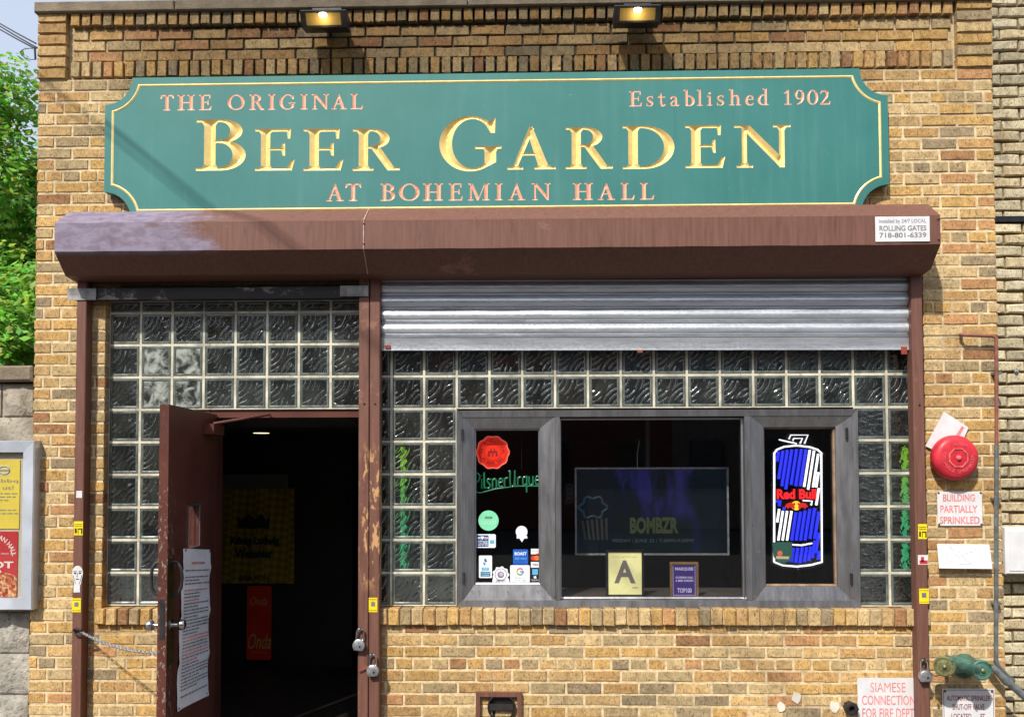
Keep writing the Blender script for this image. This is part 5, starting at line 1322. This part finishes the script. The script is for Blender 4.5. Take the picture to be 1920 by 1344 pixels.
q = [rp(*p) for p in ((212, 945), (296, 948), (290, 964), (214, 962))]; MB().prism([(p.x, p.z) for p in q[::-1]], YR - .0235, YR - .0225).build('cream_band', flat('badge_cream', C(200, 190, 150)), bd2)

# television deeper in the room
YV = 0.42
tv = thing('television', tuple(W(1222, 1040, YV)), 'large flat television showing a dim event slide inside the middle window', 'television')
v4 = R4(1078, 876, 1366, 1040, YV); fw = .011
ringframe(MB(), *v4, fw, YV - .012, YV + .03).build('frame', M['lock_steel'], tv)
def screen_mat():
    t = NT('screen_picture'); x, y_, z = t.sep(t.pos)
    a_ = t.math('MULTIPLY', t.ramp(x, WX(1140, YV), WX(1170, YV)), t.ramp(x, WX(1290, YV), WX(1320, YV), 1, 0))
    n = t.noise(t.scale(t.pos, (1, 1, .35)), 9, 4)
    c_ = t.mix(t.math('MULTIPLY', a_, t.ramp(n, .42, .62)), (0.004, 0.010, 0.016, 1), (0.022, 0.02, 0.12, 1))
    c_ = t.mix(t.math('MULTIPLY', t.ramp(z, WZ(985, YV), WZ(955, YV), 1, 0), a_), c_, (0.004, 0.012, 0.012, 1))
    return t.set((0.004, 0.005, 0.006, 1), 0.12, 0, 0.5, emit=c_, es=0.5)
MB().box(v4[0] + fw, v4[1] - fw, YV, YV + .025, v4[2] + fw, v4[3] - fw).build('screen', screen_mat(), tv)
yv = YV - .002
ptext(tv, 'BOMBZR', (1181, 969, 1272, 1000), yv, glow('screen_green', (0.09, 0.13, 0.03, 1), 0.2), bold=.05)
ptext(tv, 'FRIDAY / JUNE 23 / 7:30PM-9:30PM', (1149, 1010, 1300, 1018), yv, glow('screen_grey', (0.05, 0.07, 0.10, 1), 0.6))
cl_ = glow('screen_teal', (0.01, 0.05, 0.08, 1), 0.35)
g = MB(); 
q = [W(1112 + (24 + 3 * math.cos(6 * a)) * math.cos(a), 951 + (19 + 3 * math.cos(6 * a)) * math.sin(a), yv) for a in np.linspace(0, 2 * math.pi, 41)]
g.tube(q, .008, 4, False); g.build('drawn_cloud', cl_, tv)
for i in range(6): 
    q = [W(1092 + i * 9, 976 - i * 1, yv), W(1098 + i * 8, 1012, yv)]; MB().tube(q, .008, 4).build('drawn_stripe', glow('screen_stripe', (0.05, 0.06, 0.05, 1), 0.25), tv)
MB().tube([W(1214, 878, YV + .05), W(1214, 600, YV + .05)], .018, 10).build('mount_pole', M['dark_steel'], tv, True)
MB().tube([W(1195, 876, YV), W(1195, 850, YV), W(1199, 825, YV)], .003, 5).build('pull_cord', M['lock_steel'], tv)
# grade card and plaque standing on the inner ledge
YC = PY + 0.022
ledge = MB().box(op2[0] - .3, op2[1] + .3, PY + .012, PY + .40, wz0 - .02, op2[2] + .006).build('window_ledge', simple('ledge', C(70, 62, 56), 0.6, var=.3), bld)
g4 = R4(1136, 1030, 1207, 1118, YC)
gc = thing('grade_card', ((g4[0] + g4[1]) / 2, YC, g4[2]), 'framed pale yellow card with a big grey letter A in the window', 'card')
ringframe(MB(), *g4, .013, YC - .010, YC + .006).build('frame', M['black_metal'], gc)
MB().box(g4[0] + .013, g4[1] - .013, YC - .003, YC + .004, g4[2] + .013, g4[3] - .013).build('paper', flat('pale_yellow', C(244, 240, 170), .7), gc)
ptext(gc, 'A', (1151.5, 1050, 1191.5, 1093), YC - .0036, flat('grade_grey', C(120, 112, 108)), bold=.03)
ptext(gc, 'SANITARY INSPECTION GRADE', (1147, 1042.5, 1195, 1045), YC - .0036, flat('card_line', C(200, 180, 110)))
ptext(gc, 'NYC', (1186, 1100, 1197, 1103), YC - .0036, M['grade_grey'], bold=.03)
p4 = R4(1256, 1053, 1309, 1121, YC)
pq = thing('award_plaque', ((p4[0] + p4[1]) / 2, YC, p4[2]), 'small purple award plaque in a wooden frame in the window', 'plaque')
ringframe(MB(), *p4, .014, YC - .012, YC + .008).build('frame', simple('plaque_wood', C(120, 92, 62), .5, var=.3, vs=30), pq)
MB().box(p4[0] + .014, p4[1] - .014, YC - .003, YC + .004, p4[2] + .014, p4[3] - .014).build('plate', flat('plaque_purple', C(52, 30, 110)), pq)
ringframe(MB(), p4[0] + .018, p4[1] - .018, p4[2] + .018, p4[3] - .018, .0025, YC - .0042, YC - .0032).build('printed_border', flat('plaque_print', C(188, 180, 220)), pq)
for s, a in (('MARQUEE', (1266, 1063, 1300, 1070)), ('BOHEMIAN HALL', (1267, 1080, 1300, 1084)), ('& BEER GARDEN', (1267, 1086, 1300, 1090)), ('TOP100', (1270, 1102, 1297, 1111))): ptext(pq, s, a, YC - .0045, M['plaque_print'], bold=.03)
s4 = R4(1057, 903, 1078, 947, .9); wp = thing('wall_notice', (s4[0], .9, s4[2]), 'small framed notice in the dark beside the television', 'notice')
ringframe(MB(), *s4, .012, .89, .905).build('frame', M['interior'], wp); MB().box(s4[0] + .012, s4[1] - .012, .895, .903, s4[2] + .012, s4[3] - .012).build('paper', flat('dark_blue_paper', C(60, 64, 90)), wp)
for i, s in enumerate(('NO', 'RE', 'MO')): ptext(wp, s, (1063, 914 + i * 8, 1075, 920 + i * 8), .8935, M['grey_print'], bold=.03)

# green light strips seen through the glass blocks
def strip_light(px, y0, y1, label):
    c = W(px, y1, 0.235); t = thing('light_strip', tuple(c), label, 'light strip', 'green light strips behind the glass blocks')
    mt_n = 'strip_glow'
    if mt_n not in M:
        tt = NT(mt_n); x, y_, z = tt.sep(tt.pos)
        col = tt.mix(tt.ramp(z, WZ(1000, .235), WZ(850, .235)), (0.05, 0.62, 0.26, 1), (0.36, 0.75, 0.03, 1)); M[mt_n] = tt.set((.05, .2, .08, 1), .4, emit=col, es=0.85)
    N_ = 26; pts = [W(px + (2.0 if i % 2 else -2.0), y0 + (y1 - y0) * i / N_, 0.235) for i in range(N_ + 1)]
    MB().tube(pts, [.020 if i % 2 else .013 for i in range(N_ + 1)], 8).build('tube', M[mt_n], t, True)
    MB().tube([W(px, y0 - 60, .235), W(px, y0, .235)], .003, 5).build('cord', M['black'], t)
strip_light(757, 838, 1066, 'green glowing strip behind the glass blocks left of the window')
strip_light(1693, 838, 1068, 'green glowing strip behind the glass blocks right of the window')

# ------------------------------------------------------------------ inside the doorway
YB = 2.20
b4 = R4(412, 915, 553, 1093, YB)
ban = thing('beer_banner', ((b4[0] + b4[1]) / 2, YB, b4[2]), 'yellow beer banner with dark gothic lettering hanging inside the doorway', 'banner')
def banner_mat():
    t = NT('banner_yellow'); ck = t.node('ShaderNodeTexChecker'); ck.inputs['Scale'].default_value = 22
    vr = t.node('ShaderNodeVectorRotate', rotation_type='Y_AXIS'); t.l.new(t.pos, vr.inputs[0]); vr.inputs['Angle'].default_value = .7
    t.l.new(vr.outputs[0], ck.inputs[0]); ck.inputs[1].default_value = C(176, 150, 26); ck.inputs[2].default_value = C(138, 114, 20)
    return t.set(ck.outputs[0], .7)
nv = MB(); NB = 16
for i in range(NB + 1):
    x = b4[0] + (b4[1] - b4[0]) * i / NB; yo = YB - .012 - .010 * math.sin(i * .9)
    nv.v += [(x, yo, b4[2]), (x, yo, b4[3]), (x, yo + .003, b4[2]), (x, yo + .003, b4[3])]
for i in range(NB): nv.f += [(4 * i, 4 * i + 4, 4 * i + 5, 4 * i + 1), (4 * i + 2, 4 * i + 3, 4 * i + 7, 4 * i + 6)]
nv.build('cloth', banner_mat(), ban, True)
ptext(ban, 'König Ludwig', (432, 1005, 524, 1025), YB - .027, M['black'], bold=.045, space=.95); ptext(ban, 'Weissbier', (440, 1029, 512, 1046), YB - .027, M['black'], bold=.045, space=.95); ptext(ban, 'BIER VON', (449, 1077, 504, 1088), YB - .027, M['black'], bold=.015)
cr_ = [(448, 990), (446, 968), (455, 976), (466, 962), (478, 974), (490, 962), (500, 976), (506, 966), (504, 990)]
q = [W(a, b, YB - .026) for a, b in cr_[::-1]]; MB().prism([(p.x, p.z) for p in q], YB - .029, YB - .026).build('crest', M['black'], ban)
q = R4(414, 889, 541, 917, YB); MB().box(q[0], q[1], YB - .02, YB, q[2], q[3]).build('header_strip', flat('banner_header', C(110, 108, 106)), ban)
o4 = R4(463, 1098, 509, 1236, YB); od = thing('can_poster', ((o4[0] + o4[1]) / 2, YB, o4[2]), 'tall rounded red metal sign with gold script below the yellow banner', 'sign')
MB().prism(rrect(o4[0], o4[1], o4[2], o4[3], .02), YB - .008, YB).build('plate', simple('onda_red', C(240, 58, 34), .4, var=.1), od)
gs = flat('script_gold', C(236, 186, 96))
ptext(od, 'Onda', (469, 1119, 501, 1134), YB - .0092, gs, shear=.35); ptext(od, 'Onda', (465, 1187, 508, 1216), YB - .0092, gs, shear=.35, bold=.005); ptext(od, 'SPARKLING TEQUILA', (471, 1221, 501, 1224), YB - .0092, gs)
VZ = W(490, 808, 0.95).z
MB().box(HX - .94, WX(1000, .6), 0.36, 2.245, VZ, VZ + .08).build('vestibule_ceiling', M['interior'], bld)
c = W(490, 812, .95); dl = thing('downlight', (c.x, .95, VZ - .02), 'small warm ceiling light glowing just inside the doorway', 'light')
MB().lathe([(.085, 0), (.085, .012), (.07, .014)], (c.x, .95, VZ), (0, 0, -1), 24).build('trim_ring', M['black_metal'], dl, True)
MB().lathe([(.055, .012), (.055, .0155)], (c.x, .95, VZ), (0, 0, -1), 20).build('lamp_face', glow('downlight_glow', (1, .72, .36, 1), 3.0), dl)

# ------------------------------------------------------------------ neighbour's cream brick building on the right
NYF = 0.11
nb = thing('cream_brick_building', (XR + 1.2, NYF, 0), 'neighbouring cream brick building with deeply raked joints at right edge', 'building')
NX0, NX1 = XR + 0.004, XR + 2.6
ntones = [(216, 203, 168), (206, 193, 160), (220, 207, 174), (190, 179, 148), (202, 184, 148), (210, 198, 168)]
def ntone():
    c_ = random.choice(ntones); j = random.uniform(.92, 1.04); return tuple(lin(min(255, x * j) / 255) for x in c_) + (1.0,)
PN = 0.0712; nbricks = []
for k in range(66):
    z0 = k * PN + 0.02; hd = k % 2
    x = NX0; first = True
    while x < NX1:
        w = 0.108 if (hd and first) else MOD * 1.02
        first = False
        nbricks.append(('brick' if w > .15 else 'header_brick', x + (.0 if x == NX0 else .006), min(x + w, NX1) - .006, z0 + .007 + random.uniform(-.003, .003), z0 + PN - .006 + random.uniform(-.003, .003), NYF + random.uniform(-.004, .004)))
        x += w
near = [b for b in nbricks if b[1] < NX0 + 0.45 and b[3] > .1]; far = [b for b in nbricks if b not in near]
VAR_keep = {k: list(v) for k, v in VAR.items()}
for kn in ('brick', 'header_brick'):
    VAR[kn] = []
    for i in range(8):
        L, H = SIZE[kn]; v, f = brick_verts(L, H, BD, jit=.0032, ch=.007); me = bpy.data.meshes.new(kn); me.from_pydata(v, [], f); me.materials.append(M['brick']); me.update(); VAR[kn].append(me)
place_bricks(near, nb, ntone); mass('brick_mass', far, nb, M['brick_mass'], ntone)
MB().box(NX0, NX1, NYF + .022, NYF + .3, 0, 66 * PN + .02).build('wall', M['mortar_dark'], nb)
bz_ = W(1895, 411, NYF).z; MB().box(NX0, NX1, NYF - .008, NYF + .02, bz_ - .017, bz_ + .017).build('iron_strap', M['black_metal'], nb)
c = W(1905, 698, NYF); MB().lathe([(.014, 0), (.014, .006), (.008, .008), (.007, .014), (.001, .015)], (c.x, NYF, c.z), (0, -1, 0), 12).build('anchor_bolt', M['chrome'], nb, True)
u4 = R4(1885, 989, 1990, 1076, -.01); ub = thing('utility_box', ((u4[0] + u4[1]) / 2, NYF, u4[2]), 'plain white metal box on the cream brick wall', 'box')
MB().cbox(u4[0], u4[1], -.012, NYF - .005, u4[2], u4[3], .006).build('case', M['white'], ub); MB().box(u4[0] + .02, u4[1] - .02, -.016, -.0122, u4[2] + .02, u4[3] - .02).build('cover', M['white'], ub)

# ------------------------------------------------------------------ stone garden wall on the left with a poster case
SWY = 0.05
sw = thing('stone_wall', (XL - 1.5, SWY, 0), 'grey rock-faced stone garden wall with concrete coping left of the tavern', 'wall')
SX0, SX1 = XL - 3.2, XL - 0.006
zc_1, zc_0 = W(30, 687, SWY).z, W(30, 716, SWY).z
rows = [W(30, 719, SWY).z, W(30, 781, SWY).z, W(30, 852, SWY).z, W(30, 926, SWY).z, W(30, 1000, SWY).z, W(30, 1074, SWY).z, W(30, 1147, SWY).z, W(30, 1224, SWY).z, W(30, 1301, SWY).z, W(30, 1378, SWY).z, 0.02]
def rock(x0, x1, z0, z1, mat):
    nx, nz = 6, 4; v = []; f = []
    for j in range(nz + 1):
        for i in range(nx + 1):
            e = min(i, nx - i, 2) / 2 * min(1, min(j, nz - j) / 1.5); e = e if (0 < i < nx and 0 < j < nz) else 0
            v.append((x0 + (x1 - x0) * i / nx + (random.uniform(-.008, .008) if 0 < i < nx else 0), SWY - e * random.uniform(.012, .050), z0 + (z1 - z0) * j / nz + (random.uniform(-.008, .008) if 0 < j < nz else 0)))
    for j in range(nz):
        for i in range(nx): k = j * (nx + 1) + i; f.append((k, k + 1, k + nx + 2, k + nx + 1))
    n0 = len(v); v += [(x0, SWY + .05, z0), (x1, SWY + .05, z0), (x1, SWY + .05, z1), (x0, SWY + .05, z1)]
    bot = list(range(nx + 1)); top = [nz * (nx + 1) + i for i in range(nx + 1)]; lf = [j * (nx + 1) for j in range(nz + 1)]; rt = [j * (nx + 1) + nx for j in range(nz + 1)]
    f += [tuple([n0, n0 + 1] + bot[::-1]), tuple([n0 + 3] + top + [n0 + 2]), tuple([n0, *lf, n0 + 3]), tuple([n0 + 1, n0 + 2] + rt[::-1])]
    b = MB(); b.v = v; b.f = f; return b.build('stone', mat, sw, True)
for r_i in range(len(rows) - 1):
    z1, z0 = rows[r_i] - .006, rows[r_i + 1] + .006
    x = SX1 - (0.02 if r_i % 2 == 0 else 0.0); first = True
    while x > SX0:
        w = random.uniform(.34, .52)
        if first: w = 0.20 if r_i % 2 == 0 else 0.36
        first = False
        rock(x - w + .006, x - .006, z0, z1, M['stone_warm'] if r_i < 2 else M['stone']); x -= w
MB().box(SX0, SX1, SWY + .012, SWY + .34, 0, rows[0]).build('mortar_body', mortar_mat('wall_mortar', C(186, 176, 156), False), sw)
x = SX1
while x > SX0:
    MB().cbox(x - .80, x - .004, SWY - .055, SWY + .40, zc_0, zc_1, .012).build('coping_stone', M['coping'], sw); x -= .8
# poster case
YP = SWY - 0.12
pz1, pz0 = W(40, 827, YP).z, W(40, 1142, YP).z; px1 = W(60.5, 985, YP).x; px0 = px1 - .78
pcs = thing('poster_case', ((px0 + px1) / 2, YP, pz0), 'silver framed poster case with yellow and red posters on the stone wall', 'poster case')
mitre(MB(), px0, px1, pz0, pz1, .066, .066, .066, .066, YP, SWY - .0).build('frame', M['silver'], pcs)
ringframe(MB(), px0 - .004, px1 + .004, pz0 - .004, pz1 + .004, .014, YP + .004, SWY - .005).build('outer_lip', M['silver'], pcs)
MB().box(px0 + .06, px1 - .06, YP + .04, YP + .045, pz0 + .06, pz1 - .06).build('back_panel', flat('case_back', C(206, 196, 170)), pcs)
yp = YP + .035
ye = thing('yellow_poster', ((px0 + px1) / 2, yp, W(20, 990, yp).z), 'yellow party poster with grey text in the upper half of the case', 'poster')
xa, xb = px0 + .08, W(36.5, 930, yp).x
MB().box(xa, xb, yp, yp + .002, W(20, 991, yp).z, W(20, 862, yp).z).build('sheet', simple('poster_yellow', C(240, 216, 84), .7, var=.12, vs=3), ye)
g_ = flat('poster_grey', C(146, 150, 140)); bw = xb - xa
def ztx(s, py0, py1, frac0, frac1, mt, par, bold=0.0, Yt=yp - .0008): lettering(s, (xa + bw * frac0, xa + bw * frac1, W(20, py1, Yt).z, W(20, py0, Yt).z), Yt, mt, par, bold=bold)
xl, zl = W(8, 882, yp).x, W(8, 882, yp).z
MB().box(xl - .04, xl + .036, yp - .0006, yp, zl - .033, zl + .033).build('logo_card', flat('poster_pale', C(226, 214, 150)), ye)
gq = MB(); gq.tube([(a, yp - .001, b) for a, b in ell(xl, zl, .034, .024, 0, 360, 24)] + [(xl + .034, yp - .001, zl)], .003, 4, False); gq.build('logo_oval', g_, ye); MB().box(xl - .03, xl + .03, yp - .0014, yp - .0008, zl - .005, zl + .005).build('logo_bar', g_, ye)
ztx('Plan your next bbq', 898, 906, .02, .985, g_, ye, .01); ztx('with us!', 910, 918, .60, .94, g_, ye, .01)
for i, (fa, fb) in enumerate(((.1, .98), (.1, .96), (.1, .9), (.1, .8), None or (0, 0), (.1, .97), (.1, .99), (.1, .7), (.1, .75))):
    if fb: 
        zz = W(20, 925 + i * 6.2, yp).z; s_ = MB(); u = fa
        while u < fb: w = random.uniform(.03, .08); s_.box(xa + bw * u, xa + bw * min(u + w, fb), yp - .0012, yp - .0006, zz - .003, zz + .003); u += w + .015
        s_.build('small_print', g_, ye)['kind'] = 'stuff'
rd = thing('pizza_poster', ((px0 + px1) / 2, yp, W(20, 1118, yp).z), 'red pizza poster in the lower half of the case', 'poster')
MB().box(xa, xb - .006, yp, yp + .002, W(20, 1119, yp).z, W(20, 996, yp).z).build('sheet', simple('poster_red', C(200, 52, 54), .6, var=.1), rd)
pw = flat('poster_white', C(244, 232, 222))
_bc = bc; ac_ = W(-18, 1050, yp); bc = ac_
ring_text('BOHEMIAN HALL', 66, 110, .135, .030, yp - .001, pw, rd); bc = _bc
ztx('BEER & HOT', 1052, 1065, .1, .95, pw, rd, .03); ztx('PIZZA', 1068, 1077, .55, .85, pw, rd, .02); ztx('SINCE 1910', 1036, 1039, .82, .97, pw, rd)
def pizza_mat():
    t = NT('pizza_print'); n1 = t.noise(t.pos, 45, 3); c_ = t.mix(t.ramp(n1, .4, .6), C(196, 96, 52), C(238, 206, 150)); c_ = t.mix(t.ramp(t.noise(t.pos, 24, 2), .58, .62), c_, C(170, 52, 34)); return t.set(c_, .6)
pcx, pcz = W(2, 1100, yp).x, W(2, 1099, yp).z
pz_ = [p for p in ell(pcx, pcz, .125, .085, 0, 360, 36)]; zl0 = W(20, 1118.5, yp).z
MB().prism([(min(max(x, xa), xb - .008), max(z, zl0)) for x, z in pz_], yp - .0016, yp - .0004).build('pizza_picture', pizza_mat(), rd)
MB().box(px0 + .062, px1 - .062, YP + .012, YP + .015, pz0 + .062, pz1 - .062).build('case_glass', M['glass'], pcs)

# ------------------------------------------------------------------ cables
cb = thing('service_cables', tuple(W(66, 92, .05)), 'three thin black cables meeting a wall hook at the building corner', 'cable')
cbm = M['rubber']
far_ = [(-220, -60), (-220, -52), (-220, -40)]
ends = [(67, 82), (67, 89), (66, 92)]; mids = [(0, 45), (0, 50), (0, 56)]
for (e, m_, f_) in zip(ends, mids, far_):
    MB().tube([W(e[0], e[1], .12), W(m_[0] * .5 + e[0] * .5, m_[1] * .5 + e[1] * .5 + .6, .8), W(*m_, 1.5), W(*f_, 4.2)], .0055, 5).build('cable', cbm, cb, True)
lp = [(65, 91), (55, 91), (44, 93), (37, 98), (40, 104), (48, 109), (58, 112), (67, 112)]
MB().tube([W(a, b, .12) for a, b in lp], .0025, 5).build('loop', cbm, cb, True)
MB().tube([W(66, 88, .12), W(65.5, 96, .11), W(66.5, 112, .12)], .006, 6).build('tail', cbm, cb, True); MB().tube([W(66, 90, .12), Vector((XL + .02, .12, W(66, 90, .12).z))], .006, 6).build('hook', M['dark_steel'], cb)
# two street cables overhead, out of view: their shadows cross the sign
for px_a, px_b, nm in (((200, 232), (400, 395), 'upper'), ((226, 272), (375, 392), 'lower')):
    a, b = W(*px_a, SY), W(*px_b, SY)
    t0_ = 1.3; ex, ez = LIGHT.x / LIGHT.y, LIGHT.z / LIGHT.y
    dz = (a.z - b.z) / -ez
    pA = a + Vector((-ex, -1, -ez)) * t0_; pB = b + Vector((-ex, -1, -ez)) * (t0_ + dz * .97)
    d = (pB - pA); oc_ = thing('street_cable', tuple(pA - d * 4), 'black street cable passing over the roof towards the road, %s shadow on the sign' % nm, 'cable')
    MB().tube([pA - d * 5, pA, pB, pB + d * 12], .010 if nm == 'upper' else .006, 6).build('cable', cbm, oc_)

# ------------------------------------------------------------------ tree behind the stone wall
def leaf_mat():
    t = NT('leaf'); at = t.node('ShaderNodeAttribute', attribute_name='tone').outputs['Color']
    t.set(at, .55, 0, .3); tl = t.node('ShaderNodeBsdfTranslucent'); t.l.new(at, tl.inputs[0])
    mx = t.node('ShaderNodeMixShader'); mx.inputs[0].default_value = .35; t.l.new(t.b.outputs[0], mx.inputs[1]); t.l.new(tl.outputs[0], mx.inputs[2]); t.l.new(mx.outputs[0], t.out.inputs[0]); return t.m
def tree(x, y_, base_r, centers, nleaf, label, seed):
    r_ = random.Random(seed); t = thing('leafy_tree', (x, y_, 0), label, 'tree', 'trees behind the stone wall')
    bark = simple('bark_%d' % seed, C(88, 74, 58), .9, var=.4, vs=12, bump=.6)
    tr = MB(); tr.tube([(x, y_, -.1), (x + .05, y_, 1.2), (x - .05, y_ + .05, 2.4), (x, y_, 3.4)], [base_r, base_r * .8, base_r * .62, base_r * .4], 10)
    for (cx, cy, cz_, rr) in centers: tr.tube([(x, y_, 1.8 + r_.uniform(0, 1.2)), ((x + cx) / 2 + r_.uniform(-.2, .2), (y_ + cy) / 2, (2.6 + cz_) / 2), (cx, cy, cz_), (cx + r_.uniform(-.3, .3), cy, cz_ + rr * .6)], [base_r * .4, base_r * .26, base_r * .12, .01], 6)
    tr.build('trunk', bark, t, True)
    V = []; Fc = []; Tn = []
    for i in range(nleaf):
        cx, cy, cz_, rr = r_.choice(centers); u = Vector((r_.gauss(0, 1), r_.gauss(0, 1), r_.gauss(0, 1))).normalized()
        rad = rr * (r_.uniform(.35, 1.0) ** .6) * (0.82 + .3 * math.sin(u.x * 7 + cx * 3) * math.cos(u.z * 6 + cy))
        p = Vector((cx, cy, cz_)) + u * rad
        nrm = (u * .5 + Vector((r_.gauss(0, .5), r_.gauss(0, .5) - .2, .7 + r_.gauss(0, .4)))).normalized()
        a = nrm.cross(Vector((r_.gauss(0, 1), r_.gauss(0, 1), r_.gauss(0, 1)))).normalized(); b = nrm.cross(a); s = r_.uniform(.028, .055)
        k = len(V)
        V += [p - a * s, p + b * s * .62 - a * s * .1 - nrm * s * .12, p + a * s * 1.1, p - b * s * .62 - a * s * .1 - nrm * s * .12]
        Fc.append((k, k + 1, k + 2, k + 3))
        c_ = (r_.uniform(108, 170), r_.uniform(160, 210), r_.uniform(52, 92)); Tn += [tuple(lin(q / 255) for q in c_) + (1,)] * 4
    o = obj_from('crown', V, Fc, M.setdefault('leaf', leaf_mat()), t)
    at = o.data.attributes.new('tone', 'FLOAT_COLOR', 'POINT'); at.data.foreach_set('color', np.array(Tn).ravel())
cen = []
rr_ = random.Random(3)
for i in range(46): cen.append((-7.2 + rr_.uniform(-1.6, 2.0), 5.2 + rr_.uniform(-1.2, 1.2), rr_.uniform(2.4, 6.75), rr_.uniform(.45, .8)))
tree(-7.4, 5.4, .2, cen, 80000, 'tall bright green tree whose crown rises beside the building corner', 1)
cen = [(-4.9 + rr_.uniform(-1.1, .6), 2.6 + rr_.uniform(-.5, .5), rr_.uniform(1.6, 3.5), rr_.uniform(.3, .5)) for i in range(17)]
tree(-5.2, 2.7, .09, cen, 24000, 'low darker green bushy tree just above the stone wall coping', 2)

# ------------------------------------------------------------------ houses across the street (behind the camera, reflected in the panes)
def house(x0, x1, h, col, label):
    yb = -19.0; t = thing('row_house', ((x0 + x1) / 2, yb, 0), label, 'house', 'row houses across the street')
    MB().box(x0, x1, yb - 8, yb, -.12, h).build('wall', simple('house_wall_%d' % int(x0 * 10), col, .9, var=.15), t)
    MB().box(x0 - .05, x1 + .05, yb - .1, yb + .25, h - .35, h).build('cornice', M['dark_steel'], t)
    gm = M['glass']
    n = int((x1 - x0) / 1.9)
    for fl in range(int(h // 3)):
        for i in range(n):
            cx = x0 + (x1 - x0) * (i + .5) / n; z0 = fl * 3 + .9
            f_ = ringframe(MB(), cx - .5, cx + .5, z0, z0 + 1.5, .07, yb, yb + .05).build('window', M['dark_steel'], t)
            MB().box(cx - .43, cx + .43, yb + .004, yb + .01, z0 + .07, z0 + 1.43).build('pane', flat('dark_pane', C(30, 34, 38), .1), f_)
hx_ = -22
for i, (w, h, c_, nm) in enumerate(((9, 7.2, C(112, 70, 54), 'brown brick'), (8, 9.4, C(120, 104, 86), 'tan brick'), (9, 7.6, C(96, 58, 48), 'red brick'), (8, 9.2, C(104, 96, 88), 'grey'), (10, 7.4, C(108, 74, 58), 'dark brick'))):
    house(hx_, hx_ + w - .02, h, c_, '%s row house facing the tavern across the street' % nm); hx_ += w
